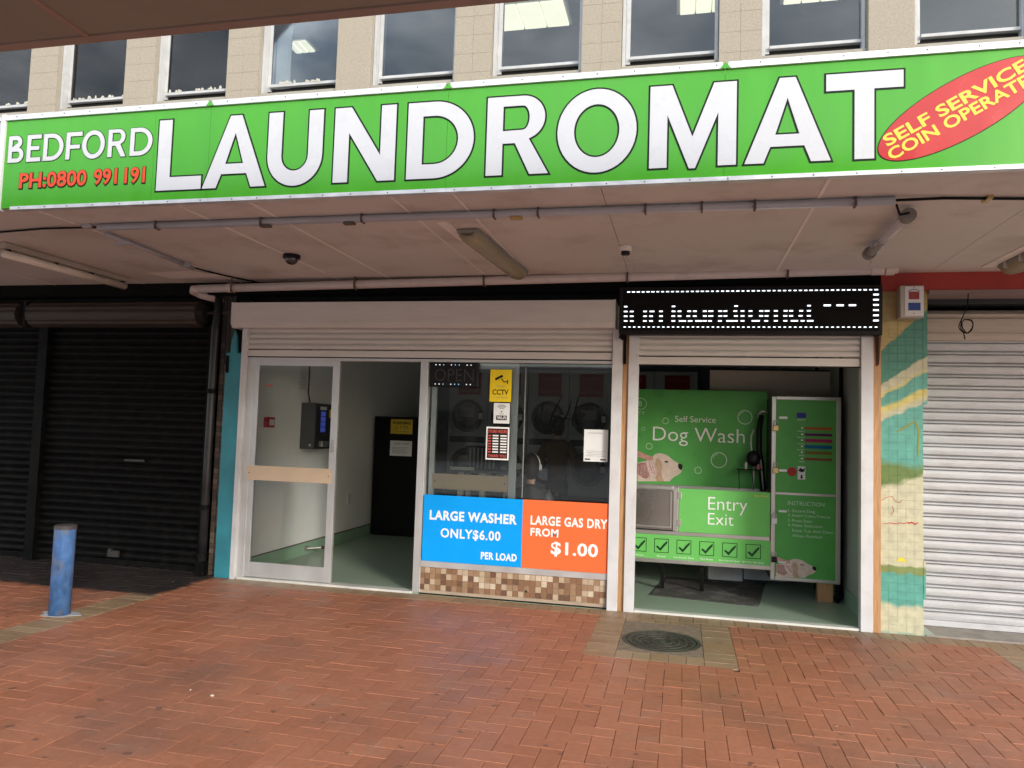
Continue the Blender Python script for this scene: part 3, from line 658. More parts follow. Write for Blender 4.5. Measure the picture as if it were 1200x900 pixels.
# sensor
t = thing('smoke_sensor', 'small cream round sensor on the soffit above the dog wash', 'sensor', (-.455, -1.171, 3.08))
mesh('base', CY((-.455, -1.171, 3.04), (-.455, -1.171, 3.08), .052, 20), M_soff2, t)
mesh('neck', CY((-.455, -1.171, 3.015), (-.455, -1.171, 3.04), .034, 16), M_dark, t)
mesh('wire', TUBE([(-.455, -1.171, 3.02), (-.44, -1.1, 2.98), (-.40, -.8, 3.02), (-.46, -.45, 3.0), (-.5, -.2, 3.0)], .003, 5), M_pvc, t)
# waste pipe along the wall head
t = thing('waste_pipe', 'pinkish cream waste pipe running under the soffit over the shopfront', 'pipe', (-1.5, -.17, 3.0))
pz = lambda x: 2.985 + (x + 5) * .0145
mesh('pipe', J(TUBE([(-4.98, -.17, pz(-4.98)), (-2, -.17, pz(-2)), (1.62, -.17, pz(1.62))], .042, 18)), M_pipe, t, True)
mesh('end_fitting', J(CY((1.56, -.17, pz(1.6)), (1.66, -.17, pz(1.66)), .047, 18), CY((1.67, -.17, pz(1.66)), (1.74, -.17, pz(1.7)), .05, 18), CY((1.74, -.17, pz(1.7)), (1.77, -.17, pz(1.7)), .036, 18)), M_pipe, t)
mesh('elbow', TUBE([(-4.95, -.17, pz(-5)), (-5.02, -.17, 2.982), (-5.06, -.12, 2.975), (-5.03, -.02, 2.95), (-4.8, .1, 2.9)], .042, 16), M_pipe, t, True)
for x in (-4.55, -3.185, -1.861, -.508, .88): mesh('hanger', J(TUBE([(x, -.215, pz(x) - .05), (x + .002, -.215, 3.08)], .008, 6), annul_x := TUBE([(x, -.17 + .05 * math.cos(a), pz(x) + .05 * math.sin(a)) for a in [2 * math.pi * k / 14 for k in range(15)]], .009, 6)), mat('rusty_hanger', (.10, .06, .045), .8), t)
mesh('coupling', CY((-4.62, -.17, pz(-4.6)), (-4.54, -.17, pz(-4.55)), .047, 18), M_pipe, t)

# ------------------------------------------------------------------ shutters
def slat_mesh(length, pitch, m_, bulge=.012):
    pr = [(0, -pitch / 2), (-.003, -pitch / 2 + .002)]
    for i in range(7):
        u = i / 6; pr.append((-.004 - bulge * math.sin(math.pi * u) ** .7, -pitch * .46 + pitch * .78 * u))
    pr += [(.010, pitch * .34), (.010, pitch * .44), (-.004, pitch * .455), (-.004, pitch * .49), (0, pitch / 2), (.014, pitch / 2), (.014, -pitch / 2)]
    me = bpy.data.meshes.new('slat'); v, f = PRX(pr, -length / 2, length / 2); me.from_pydata(v, [], f[:]); me.materials.append(m_); return me
# laundromat shutter
t = thing('roller_shutter', 'raised cream roller shutter with box above the laundromat door', 'shutter', (-2.55, -.05, 2.3))
mesh('box', PRX([(-.16, 2.84), (-.16, 2.63), (-.13, 2.585), (.1, 2.585), (.1, 2.845)], -4.56, -.62), M_shut, t)
mesh('box_end_cap', PRX([(-.165, 2.845), (-.165, 2.628), (-.133, 2.58), (.1, 2.58), (.1, 2.85)], -4.566, -4.56), M_shut, t)
mesh('box_end_cap', PRX([(-.165, 2.845), (-.165, 2.628), (-.133, 2.58), (.1, 2.58), (.1, 2.85)], -.62, -.612), M_shut, t)
sm = slat_mesh(3.8, .056, M_shut, .009)
for i in range(4): link('slat', sm, t, (-2.548, .0, 2.387 + i * .056 + .02))
mesh('bottom_bar', BX(-4.445, -.648, -.014, .012, 2.30, 2.366, .003), M_shut, t)
mesh('guide_rail', BX(-4.5, -4.446, -.045, .05, 0.0, 2.584, .003), M_whitepost, t)
mesh('guide_rail', BX(-.641, -.545, -.045, .05, 0.0, 2.584, .003), M_whitepost, t)
mesh('bottom_seal', BX(-4.445, -.648, -.008, .01, 2.29, 2.30), M_dark, t)
# dog wash shutter
t = thing('roller_shutter', 'raised cream roller shutter over the dog wash doorway', 'shutter', (.55, -.05, 2.3))
mesh('box', BX(-.50, 1.66, -.02, .25, 2.56, 2.9), M_shut, t)
sm = slat_mesh(1.94, .056, M_shut, .009)
for i in range(4): link('slat', sm, t, (.538, .0, 2.352 + i * .056 + .02))
mesh('bottom_bar', BX(-.43, 1.505, -.014, .012, 2.262, 2.332, .003), M_shut, t)
mesh('guide_rail', BX(-.489, -.397, -.045, .05, 0.0, 2.56, .003), M_whitepost, t)
mesh('guide_rail', BX(1.511, 1.609, -.045, .05, 0.0, 2.56, .003), M_whitepost, t)
mesh('bottom_seal', BX(-.397, 1.511, -.008, .01, 2.252, 2.262), M_dark, t)
t = tag(mesh('timber_strip', BX(-.545, -.489, -.02, .05, 0, 2.56, .002), M_wood), 'narrow pine strip between the two white shutter posts', 'timber strip')
t = tag(mesh('timber_post', BX(1.609, 1.673, -.03, .05, 0, 2.54, .002), M_wood), 'pine post beside the painted mural pillar', 'timber post')
t = thing('bracket', 'rusty angle bracket under the right end of the LED board', 'bracket', (1.63, -.1, 2.4))
mesh('plate', ([(1.625, -.035, 2.54), (1.675, -.035, 2.54), (1.655, -.035, 2.28), (1.63, -.035, 2.26), (1.64, -.10, 2.52), (1.65, -.05, 2.3)], [(0, 1, 2, 3), (0, 4, 5, 3), (1, 2, 5, 4)]), mat('rusty_steel', (.10, .05, .03), .8), t)
t = thing('bracket', 'dark steel bracket under the left end of the LED board', 'bracket', (-.5, -.1, 2.4))
mesh('plate', J(BX(-.535, -.515, -.06, -.021, 2.26, 2.56), BX(-.56, -.51, -.12, -.06, 2.48, 2.52)), M_blackp, t)

# the black shutters on the left
bl = thing('roller_shutter', 'closed black roller shutter beside the teal board', 'shutter', (-6, .12, 0))
sm = slat_mesh(2.10, .079, M_blackp, .014)
for i in range(33): link('slat', sm, bl, (-6.01, .13, .075 + .04 + i * .079)).rotation_euler = (random.uniform(-.09, .09), random.uniform(-.001, .001), random.uniform(-.001, .001))
def rollv(x0, x1, cy, cz, r):
    n = 26; pr = []
    for k in range(n):
        a = 2 * math.pi * k / n; rr = r * (1 if k % 2 else .955); pr += [(cy + rr * math.cos(a - .06), cz + rr * math.sin(a - .06)), (cy + rr * math.cos(a + .06), cz + rr * math.sin(a + .06))]
    return PRX(pr, x0, x1)
mesh('rolled_curtain', rollv(-7.22, -5.06, .06, 2.755, .145), M_blackroll, bl)
mesh('axle', CY((-7.3, .06, 2.77), (-4.72, .06, 2.77), .02, 12), M_blackroll, bl)
mesh('end_drum', annul_v := J(TUBE([(-5.06, .06 , 2.76), (-5.0, .06, 2.76)], [.12, .09], 20)), M_dark, bl)
mesh('bottom_bar', BX(-7.04, -4.965, .10, .14, .02, .075, .003), M_blackp, bl)
mesh('guide_rail', BX(-4.965, -4.915, .06, .2, 0, 2.65), M_blackp, bl)
mesh('guide_rail', BX(-7.15, -7.03, .06, .2, 0, 2.65), M_blackp, bl)
mesh('lock', J(BX(-6.08, -5.94, .08, .11, .10, .17, .004), BX(-6.05, -6.02, .06, .09, .16, .19)), mat('worn_lock', (.07, .065, .06), .5, metal=.5), bl)
mesh('handle', J(BX(-5.95, -5.70, .095, .112, 1.14, 1.165, .004)), mat('worn_lock', (.07, .065, .06)), bl)
b2 = thing('roller_shutter', 'closed black roller shutter at the left picture edge', 'shutter', (-8.3, .12, 0))
sm = slat_mesh(2.10, .079, M_blackp, .014)
for i in range(33): link('slat', sm, b2, (-8.2, .13, .075 + .04 + i * .079)).rotation_euler = (random.uniform(-.09, .09), random.uniform(-.001, .001), random.uniform(-.001, .001))
mesh('rolled_curtain', rollv(-9.4, -7.36, .06, 2.755, .145), M_blackroll, b2)
mesh('bottom_bar', BX(-9.25, -7.16, .10, .14, .02, .075, .003), M_blackp, b2)
mesh('guide_rail', BX(-9.35, -9.25, .06, .2, 0, 2.65), M_blackp, b2)
mesh('bracket_plate', BX(-7.31, -7.27, -.02, .2, 2.63, 2.9), M_dark, b2)
# corner: downpipe, brick strip, teal board
t = thing('downpipe', 'black downpipe in the corner beside the dark shop', 'pipe', (-4.86, 0, 0))
mesh('pipe', TUBE([(-4.865, .02, .0), (-4.865, .02, 1.2), (-4.862, .02, 2.6), (-4.85, .05, 3.07)], .043, 16), mat('black_pipe', (.02, .021, .024), .4, var=.3, dirt=.3, dirt_c=(.07, .065, .06)), t, True)
for z in (.18, .68, 1.9): mesh('collar', CY((-4.865, .02, z), (-4.865, .02, z + .05), .052, 16), M_blackp, t)
mesh('shoe', BX(-4.92, -4.81, -.03, .06, .0, .15, .01), M_blackp, t)
t = thing('tiled_strip', 'sooty brown tiled wall strip behind the teal board', 'wall', (-4.74, .1, 0))
mesh('backing', BX(-4.82, -4.5, .06, .2, 0, 3.07), M_blackp, t)
me = bpy.data.meshes.new('tile'); v, f = BX(-.0255, .0255, -.006, .006, -.026, .026, .002); me.from_pydata(v, [], f); tcs = []
for c in ((.10, .07, .05), (.05, .038, .03), (.15, .115, .085), (.02, .016, .014)):
    q = me.copy(); q.materials.append(mat('sooty_tile_%d' % len(tcs), c, .5, dirt=.5, dirt_c=(.02, .016, .014), dscale=6)); tcs.append(q)
for j in range(54):
    for i in range(3): link('tile', tcs[min(3, int(abs(random.gauss(0, 1.4))))] if j < 40 else tcs[random.choice((1, 3, 3))], t, (-4.785 + i * .055, .055, .03 + j * .0555))
t = thing('teal_board', 'tall teal painted board left of the white door frame', 'board', (-4.59, 0, 0))
mesh('board', BX(-4.683, -4.503, -.035, .045, 0, 2.33, .004), M_teal, t)
mesh('broken_top', ([(-4.64, -.03, 2.33), (-4.56, -.03, 2.33), (-4.575, -.03, 2.50), (-4.60, -.03, 2.57), (-4.63, -.03, 2.46), (-4.64, .0, 2.33), (-4.56, .0, 2.33), (-4.575, .0, 2.50), (-4.60, .0, 2.57), (-4.63, .0, 2.46)],
     [(0, 1, 2, 3, 4), (5, 9, 8, 7, 6), (1, 6, 7, 2), (2, 7, 8, 3), (3, 8, 9, 4), (4, 9, 5, 0)]), M_teal, t)
mesh('hinge', BX(-4.672, -4.645, -.05, -.035, 2.12, 2.30), M_blackp, t)

# right white shutter
t = thing('roller_shutter', 'closed dusty white roller shutter at the right edge', 'shutter', (3.3, .35, 0))
M_ws = mat('dusty_white_shutter', (.48, .485, .51), .45, var=.08, vs_=4, dirt=.55, dirt_c=(.32, .30, .29), dscale=3.5, aniso=(1, 1, 3))
pt = .1035
pr = [(.020, -pt / 2), (-.002, -pt / 2 + .001), (-.014, -pt * .42), (-.019, -pt * .25), (-.021, -.01), (-.018, pt * .12), (-.008, pt * .18), (.020, pt * .185), (.020, pt * .245), (-.008, pt * .255), (-.013, pt * .30), (-.013, pt * .37), (-.006, pt * .41), (.020, pt * .42), (.020, pt / 2), (.026, pt / 2), (.026, -pt / 2)]
me = bpy.data.meshes.new('slat'); v, f = PRX(pr, -1.5, 1.5); me.from_pydata(v, [], f); me.materials.append(M_ws)
for i in range(24): link('slat', me, t, (3.5, .36, .115 + i * pt)).rotation_euler = (random.uniform(-.05, .05), random.uniform(-.0006, .0006), random.uniform(-.001, .001))
# last slats lean back onto the roll
mesh('curved_slat', PRX([(.34, 2.54), (.315, 2.58), (.318, 2.60), (.33, 2.612), (.312, 2.63), (.322, 2.73), (.34, 2.742), (.318, 2.75), (.318, 2.775), (.36, 2.81), (.45, 2.83), (.45, 2.54)], 2.1, 5.0), mat('cream_roll_slats', (.50, .43, .37), .5, var=.08, aniso=(1, 1, 8)), t)
mesh('bottom_bar', BX(2.02, 5.0, .338, .375, .015, .066, .004), M_ws, t)
mesh('guide_rail', BX(1.98, 2.03, .30, .42, .0, 2.6), M_blackp, t)
mesh('roll_tube', CY((2.0, .5, 2.72), (5.0, .5, 2.72), .11, 20), M_blackroll, t)
mesh('housing', BX(2.03, 5.0, .25, .6, 2.855, 2.90), mat('dark_housing', (.03, .035, .035), .5), t)
mesh('bolt', CY((2.08, .335, 2.575), (2.18, .335, 2.575), .012, 8), M_alu, t)
mesh('rear_panel', BX(2.0, 5.0, .62, .66, .0, 3.08), M_dark, t)
t = thing('wall_band', 'red painted wall band above the white shutter', 'wall', (3, 0, 2.9))
mesh('beam', BX(1.672, 6.0, -.03, .24, 2.925, 3.081), M_red, t)
mesh('edge', BX(2.05, 6.0, -.04, .24, 2.895, 2.925), mat('pinkish_grey_edge', (.25, .18, .17), .6), t)
t = thing('dangling_cable', 'coiled black cable dangling before the white shutter', 'cable', (2.3, -.02, 2.8))
pts = [(2.36, -.02, 3.08), (2.36, -.025, 2.93), (2.35, -.03, 2.8), (2.315, -.03, 2.70), (2.29, -.03, 2.64)]
for k in range(26): a = 2 * math.pi * k / 11; pts.append((2.335 + (.05 + .006 * math.sin(k)) * math.cos(a + 2.6), -.03 - .002 * k, 2.615 + (.058 + .006 * math.cos(k * 1.7)) * math.sin(a + 2.6)))
pts += [(2.31, -.06, 2.55), (2.318, -.06, 2.50)]
mesh('wire', TUBE(pts, .0045, 6), M_blackp, t)

# ------------------------------------------------------------------ mural pillar
M_mur = bpy.data.materials.new('mural_paint'); M_mur.use_nodes = True
n = M_mur.node_tree.nodes; l = M_mur.node_tree.links.new; b = n['Principled BSDF']
g = n.new('ShaderNodeNewGeometry'); sx_ = n.new('ShaderNodeSeparateXYZ'); l(g.outputs['Position'], sx_.inputs[0])
nzm = n.new('ShaderNodeTexNoise'); nzm.inputs['Scale'].default_value = 9; nzm.inputs['Detail'].default_value = 5; l(g.outputs['Position'], nzm.inputs['Vector'])
def mth(op, a, b_):
    t_ = n.new('ShaderNodeMath'); t_.operation = op
    for i, q in enumerate((a, b_)):
        if isinstance(q, (int, float)): t_.inputs[i].default_value = q
        else: l(q, t_.inputs[i])
    return t_.outputs[0]
wob = mth('MULTIPLY', mth('SUBTRACT', nzm.outputs[0], .5), .11)
xr_ = mth('SUBTRACT', sx_.outputs[0], 1.67)
cur = None
CREAM, YEL, TURQ, GRN, DTEAL, OLIVE, LYEL = (.50, .49, .34), (.43, .34, .13), (.09, .33, .27), (.11, .18, .04), (.05, .22, .16), (.18, .23, .07), (.58, .50, .14)
bands = [(-1, 0, CREAM, .001), (.235, 0, TURQ, .02), (.50, 0, OLIVE, .01), (.575, -.03, CREAM, .012), (1.215, .37, GRN, .02), (1.44, -.1, TURQ, .03), (1.79, .5, CREAM, .01), (1.845, .48, LYEL, .03), (1.90, .50, TURQ, .012), (1.985, .66, LYEL, .008), (2.02, .60, CREAM, .03), (2.10, .71, DTEAL, .01), (2.40, .97, YEL, .008), (2.955, 0, (.20, .03, .02), .02)]
for z0, sl, c, soft in bands:
    if cur is None:
        q = n.new('ShaderNodeRGB'); q.outputs[0].default_value = (*c, 1); cur = q.outputs[0]; continue
    h = mth('SUBTRACT', mth('ADD', sx_.outputs[2], wob), mth('ADD', mth('MULTIPLY', xr_, sl), z0))
    mr = n.new('ShaderNodeMapRange'); mr.inputs[1].default_value = -soft; mr.inputs[2].default_value = soft; l(h, mr.inputs[0])
    mx = n.new('ShaderNodeMixRGB'); mx.inputs['Color2'].default_value = (*c, 1); l(mr.outputs[0], mx.inputs[0]); l(cur, mx.inputs['Color1']); cur = mx.outputs[0]
# brush wear and a thin olive scrawl
n5 = n.new('ShaderNodeTexNoise'); n5.inputs['Scale'].default_value = 14; n5.inputs['Detail'].default_value = 7; l(g.outputs['Position'], n5.inputs['Vector'])
mr = n.new('ShaderNodeMapRange'); mr.inputs[1].default_value = .3; mr.inputs[2].default_value = .7; mr.inputs[3].default_value = .82; mr.inputs[4].default_value = 1.12; l(n5.outputs[0], mr.inputs[0])
hs = n.new('ShaderNodeHueSaturation'); l(cur, hs.inputs['Color']); l(mr.outputs[0], hs.inputs['Value'])
l(hs.outputs[0], b.inputs['Base Color']); b.inputs['Roughness'].default_value = .45
bp = n.new('ShaderNodeBump'); bp.inputs['Strength'].default_value = .25; bp.inputs['Distance'].default_value = .004; l(n5.outputs[0], bp.inputs['Height']); l(bp.outputs[0], b.inputs['Normal'])
t = thing('mural_pillar', 'square tiled pillar painted with teal, cream and green mural', 'pillar', (1.85, .1, 0))
mesh('core', BX(1.675, 2.012, .006, .42, 0, 3.081), M_mur, t)
me = bpy.data.meshes.new('tile'); v, f = BX(-.0335, .0335, -.0022, .005, -.0347, .0347, .0012); me.from_pydata(v, [], f); me.materials.append(M_mur)
for j in range(44):
    for i in range(5):
        o = link('tile', me, t, (1.7085 + i * .0675, .0025 + random.uniform(-.0008, .0008), .036 + j * .07))
        o.rotation_euler = (random.uniform(-.012, .012), 0, random.uniform(-.012, .012))
mesh('upper_sheet', BX(2.012, 2.046, -.003, .42, 1.95, 2.93), M_mur, t)
mesh('lower_sheet', BX(2.012, 2.03, -.003, .42, .30, .62), M_mur, t)
M_scr = mat('red_scrawl', (.45, .04, .04), .6)
def stroke(pts, y, wd, m_, parent, name='graffiti_stroke'):
    v, f = [], []
    for i, (x, z) in enumerate(pts):
        a = Vector(pts[max(0, i - 1)]); c = Vector(pts[min(len(pts) - 1, i + 1)]); d = (c - a).normalized(); nn = Vector((-d.y, d.x)) * wd / 2 * (.5 if i in (0, len(pts) - 1) else 1)
        v += [(x + nn.x, y, z + nn.y), (x - nn.x, y, z - nn.y)]
    f = [(2 * i, 2 * i + 2, 2 * i + 3, 2 * i + 1) for i in range(len(pts) - 1)]
    return mesh(name, (v, f), m_, parent)
stroke([(1.70, .915), (1.75, .925), (1.80, .92), (1.83, .93), (1.87, .925), (1.89, .94), (1.92, .93)], -.0022, .007, M_scr, t)
stroke([(1.89, .925), (1.92, .94), (1.95, .925), (1.97, .94)], -.0026, .014, M_scr, t)
stroke([(1.68, 1.11), (1.72, 1.14), (1.77, 1.15), (1.79, 1.11), (1.83, 1.10), (1.85, 1.13)], -.0022, .005, M_scr, t)
stroke([(1.77, 1.07), (1.78, 1.03), (1.76, .99)], -.0022, .006, M_scr, t)
plate('graffiti_mark', [[(1.80, .60), (1.815, .63), (1.84, .64), (1.87, .625), (1.885, .60), (1.86, .605), (1.83, .605)]], -.0026, mat('yellow_daub', (.65, .55, .04), .6), t, .001)
stroke([(1.80, 1.70), (1.88, 1.75), (1.95, 1.80), (1.98, 1.72), (1.97, 1.5)], -.0022, .02, mat('olive_daub', (.20, .25, .06), .6), t)
# alarm / isolator box
t = thing('meter_box', 'cream box with red and blue labels atop the mural pillar', 'box', (1.93, -.05, 2.72))
mesh('case', BX(1.80, 1.985, -.13, .0, 2.675, 2.95, .006), mat('cream_box', (.48, .45, .40), .5, dirt=.3), t)
mesh('face_plate', BX(1.835, 1.98, -.136, -.130, 2.69, 2.94, .002), M_paper, t)
mesh('red_label', BX(1.865, 1.945, -.139, -.136, 2.83, 2.895), mat('faded_red_label', (.30, .05, .05), .5), t)
mesh('blue_label', BX(1.86, 1.955, -.139, -.136, 2.735, 2.80), mat('blue_label', (.02, .06, .28), .5), t)
plate('arc_mark', [arc(1.905, 2.895, .045, .022, 0, 180) + arc(1.905, 2.895, .038, .015, 180, 0)], -.139, M_pgrey, t)
mesh('fixing_screw', J(CY((1.905, -.139, 2.93), (1.905, -.136, 2.93), .005, 8), CY((1.905, -.139, 2.708), (1.905, -.136, 2.708), .005, 8)), M_sred, t)

# ------------------------------------------------------------------ LED board
t = thing('led_board', 'black scrolling LED message board lit with white dots', 'led sign', (.54, -.15, 2.52))
mesh('case', BX(-.578, 1.657, -.15, -.046, 2.522, 2.957, .008), M_plastic, t)
mesh('face', BX(-.545, 1.625, -.153, -.15, 2.555, 2.935), mat('black_led_face', (.003, .003, .003), .6, var=.1, spec=.15), t)
def dash(x, z, w_=.03, h=.011): return BX(x - w_ / 2, x + w_ / 2, -.157, -.153, z - h / 2, z + h / 2, .003)
xs4 = [-.52, -.091, .453, 1.063]; x4b = [1.212, 1.316, 1.415]
xs5 = [-.519, -.464, -.344, -.282, -.201, -.09, -.037, .048, .098, .184, .237, .318, .362, .447, .508, .576, .667, .716, .789, .87, .916, .999, 1.062]
xs6 = [-.518, -.463, -.343, -.289, -.2, -.091, -.036, .041, .097, .185, .237, .319, .363, .452, .509, .576, .667, .712, .789, .868, .916, .994, 1.062]
xs7 = [-.517, -.462, -.344, -.288, -.201, -.09, -.01, .058, .134, .186, .23, .316, .402, .453, .509, .621, .709, .79, .869, .944, 1.011, 1.074]
wide = {-.01: .062, .134: .062, .402: .062, .621: .07, .944: .06, 1.074: .052, .058: .04, -.282: .042, .237: .042, .716: .04}
lit = [dash(x, 2.777) for x in xs4] + [dash(x, 2.779, .058, .014) for x in x4b]
for zz, xs in ((2.732, xs5), (2.688, xs6), (2.644, xs7)): lit += [dash(x, zz, wide.get(x, .032)) for x in xs]
def lx(d): return sum(p[0] for p in d[0]) / len(d[0])
eds = [-9, -.4, -.15, -.06, .12, .28, .34, .48, .54, .69, .83, .90, 1.03, 1.15, 1.26, 1.36, 9]
for a, b_ in zip(eds, eds[1:]):
    q = [d for d in lit if a <= lx(d) < b_]
    if q: mesh('lit_letter', J(*q), M_led, t)['kind'] = 'stuff'
bd = [dash(-.496 + i * (2.1) / 48, 2.912, random.uniform(.022, .029), .009) for i in range(49)] + [dash(1.602, 2.870 - i * .0448, .044, .013) for i in range(6)] + [dash(-.525 + i * 2.128 / 49, 2.589, .022, .007) for i in range(50)]
mesh('lit_border', J(*bd), M_led, t)['kind'] = 'stuff'
mesh('cable_gland', CY((-.56, -.1, 2.49), (-.56, -.1, 2.52), .02, 10), M_plastic, t)

# ------------------------------------------------------------------ laundromat shopfront
sf = thing('shopfront', 'aluminium framed laundromat shopfront with mosaic tiled base', 'shopfront', (-2.5, .05, 0))
mesh('door_jamb', BX(-4.446, -4.37, .0, .09, .015, 2.32, .003), M_alu, sf)
mesh('head_rail', BX(-4.37, -.645, .0, .10, 2.262, 2.32, .003), M_alu, sf)
mesh('frame_post', BX(-2.53, -2.452, -.01, .09, .015, 2.262, .003), M_alu, sf)
mesh('threshold', BX(-4.43, -2.53, -.03, .09, .0, .022, .003), mat('pale_threshold', (.60, .60, .56), .5, dirt=.4), sf)
mesh('sill', BX(-2.452, -.642, -.02, .08, .265, .325, .004), M_alu, sf)
mesh('window_pane', BX(-2.452, -.642, .050, .054, .325, 2.262), G_shop, sf)
mesh('pane_joint', BX(-1.481, -1.473, .044, .049, .97, 2.262), mat('clear_silicone', (.25, .26, .26), .3), sf)
base = mesh('base_wall', BX(-2.465, -.645, .0, .09, .0, .264), mat('mosaic_grout', (.36, .29, .22), .9, var=.1), sf)
tm = []
for i, c in enumerate(((.22, .12, .065), (.30, .19, .115), (.44, .34, .24), (.14, .075, .045), (.55, .46, .36))):
    q = bpy.data.meshes.new('tile'); v, f = BX(-.0258, .0258, -.004, .004, -.0258, .0258, .0012); q.from_pydata(v, [], f)
    q.materials.append(mat('mosaic_%d' % i, c, .45, var=.35, vs_=160, dirt=.2, dscale=10)); tm.append(q)
for i in range(33):
    for j in range(5):
        z = .236 - j * .0545
        if z < .02: continue
        k = random.choices(range(5), (30, 26, 22, 14, 8))[0]
        link('tile', tm[k], sf, (-2.436 + i * .0548, -.002 + random.uniform(-.0006, .0006), z))
mesh('weep_hole', CY((-1.40, -.0075, .105), (-1.40, -.0065, .105), .012, 10), M_dark, sf)
# graffiti scratched on the pane (world positions on the glass)
gx = lambda x: -1.479 + (600 + x / 5.29 - 613) * .00798
gz = lambda y: 2.28 - (420 + y / 5.29 - 424) * .00803
M_gr = mat('dark_etching', (.006, .006, .006), 1, spec=0)
for pp in ([(188, 280), (180, 330), (178, 380), (182, 430)], [(312, 228), (280, 290), (250, 350), (235, 400), (240, 435), (265, 442), (300, 420), (335, 370), (358, 310), (365, 255)], [(240, 362), (300, 372), (372, 380)], [(418, 225), (405, 270), (392, 330), (378, 380), (380, 430)], [(385, 310), (430, 295), (500, 285), (550, 300)], [(430, 340), (455, 345), (440, 365)]):
    stroke([(gx(a), gz(b_)) for a, b_ in pp], .0485, .014, M_gr, sf)

def door_leaf(name, label, x0, x1, y, zt, plate_x, parent_kind=None):
    t = thing(name, label, 'door', ((x0 + x1) / 2, y, 0), 'sliding aluminium door leaves')
    s = .075
    mesh('stile', BX(x0, x0 + .055, y - .02, y + .02, .03, zt, .003), M_alu, t); mesh('stile', BX(x1 - s, x1, y - .02, y + .02, .03, zt, .003), M_alu, t)
    mesh('top_rail', BX(x0 + .055, x1 - s, y - .019, y + .019, zt - .055, zt), M_alu, t)
    mesh('bottom_rail', BX(x0 + .055, x1 - s, y - .019, y + .019, .03, .178, .002), M_alu, t)
    mesh('glass_pane', BX(x0 + .055, x1 - s, y - .003, y + .003, .178, zt - .055), G_door, t)
    p = mesh('push_plate', BX(plate_x[0], plate_x[1], y - .032, y - .021, 1.015, 1.165, .003), M_bisc, t)
    for x in (plate_x[0] + .03, plate_x[1] - .03): mesh('screw', CY((x, y - .035, 1.09), (x, y - .031, 1.09), .006, 10), M_dark, p)
    return t
d1 = door_leaf('sliding_door', 'glass sliding door leaf with beige push plate beside the teal board', -4.37, -3.405, .03, 2.262, (-4.39, -3.44))
mesh('lock', BX(-3.468, -3.43, .002, .012, 1.33, 1.46, .003), M_steel, d1)
mesh('clear_sticker', BX(-4.25, -4.16, .022, .026, 1.985, 2.01), mat('faded_red_sticker', (.35, .12, .10), .6), d1)
d2 = door_leaf('sliding_door', 'second glass door leaf standing behind the shop window', -2.44, -1.555, .11, 2.262, (-2.40, -1.63))
# window promotion posters
t = thing('washer_poster', 'blue poster reading LARGE WASHER ONLY $6.00 in the window', 'poster', (-1.94, -.0, .33))
mesh('sheet', BX(-2.438, -1.452, -.026, -.022, .327, .962), M_blue, t)
text('lettering', 'LARGE WASHER', -2.372, -1.506, .728, .815, -.0275, M_pwhite, t, .034, .001, space=1.1)
text('lettering', 'ONLY$6.00', -2.255, -1.660, .563, .648, -.0275, M_pwhite, t, .022, .001, space=1.1)
text('lettering', 'PER LOAD', -1.845, -1.495, .382, .447, -.0275, M_pwhite, t, .034, .001, space=1.1)
t = thing('dryer_poster', 'orange poster reading LARGE GAS DRY FROM $1.00 in the window', 'poster', (-1.05, -.0, .33))
mesh('sheet', BX(-1.451, -.642, -.026, -.022, .327, .964), M_orange, t)
text('lettering', 'LARGE GAS DRY', -1.373, -.650, .736, .818, -.0275, M_pwhite, t, .032, .001, space=1.1)
text('lettering', 'FROM', -1.371, -1.105, .632, .703, -.0275, M_pwhite, t, .032, .001, space=1.1)
text('lettering', '$1.00', -1.172, -.732, .474, .587, -.0275, M_pwhite, t, .026, .001, space=1.05)
# stickers
t = thing('open_sign', 'black LED OPEN sign in the top window corner', 'sign', (-2.18, .03, 2.02))
mesh('case', BX(-2.44, -1.945, .012, .047, 2.018, 2.26, .006), M_plastic, t)
text('open_word', 'OPEN', -2.39, -1.99, 2.075, 2.195, .0105, mat('unlit_dots', (.025, .025, .03), .5), t, -.012, .001)
M_dots = mat('small_coloured_leds', (.6, .6, .6), .5, em=(.9, .95, 1), es=.35); M_dotb = mat('small_blue_leds', (.2, .5, .7), .5, em=(.3, .7, 1), es=.25)
for mm_, xs in ((M_dots, (-2.38, -2.34, -2.22, -2.06, -2.02)), (M_dotb, (-2.30, -2.14, -2.18))):
    mesh('dots', J(*[CY((x, .009, z), (x, .012, z), .0055, 8) for x in xs for z in (2.236, 2.045)]), mm_, t)
t = thing('cctv_sticker', 'yellow CCTV sticker with camera symbol on the door glass', 'sticker', (-1.72, .045, 1.88))
mesh('sheet', BX(-1.830, -1.615, .044, .048, 1.885, 2.198), M_yel, t)
text('lettering', 'CCTV', -1.803, -1.643, 1.955, 2.005, .0425, M_pblack, t, .025, .001)
text('lettering', '24 hour', -1.765, -1.675, 2.028, 2.044, .0425, M_pgrey, t, .0, .001)
text('lettering', 'in operation', -1.795, -1.650, 1.922, 1.937, .0425, M_pgrey, t, .0, .001)
plate('camera_symbol', [[(-1.775, 2.092), (-1.70, 2.128), (-1.71, 2.15), (-1.782, 2.113)], [(-1.725, 2.10), (-1.712, 2.10), (-1.695, 2.075), (-1.66, 2.075), (-1.66, 2.085), (-1.69, 2.085), (-1.712, 2.115)], [(-1.66, 2.06), (-1.65, 2.06), (-1.65, 2.10), (-1.66, 2.10)]], .0425, M_pblack, t, .001)
t = thing('wifi_sticker', 'pale grey Wi-Fi sticker below the yellow sticker', 'sticker', (-1.7, .045, 1.68))
mesh('sheet', BX(-1.785, -1.625, .044, .048, 1.675, 1.873, .0015), M_paper, t)
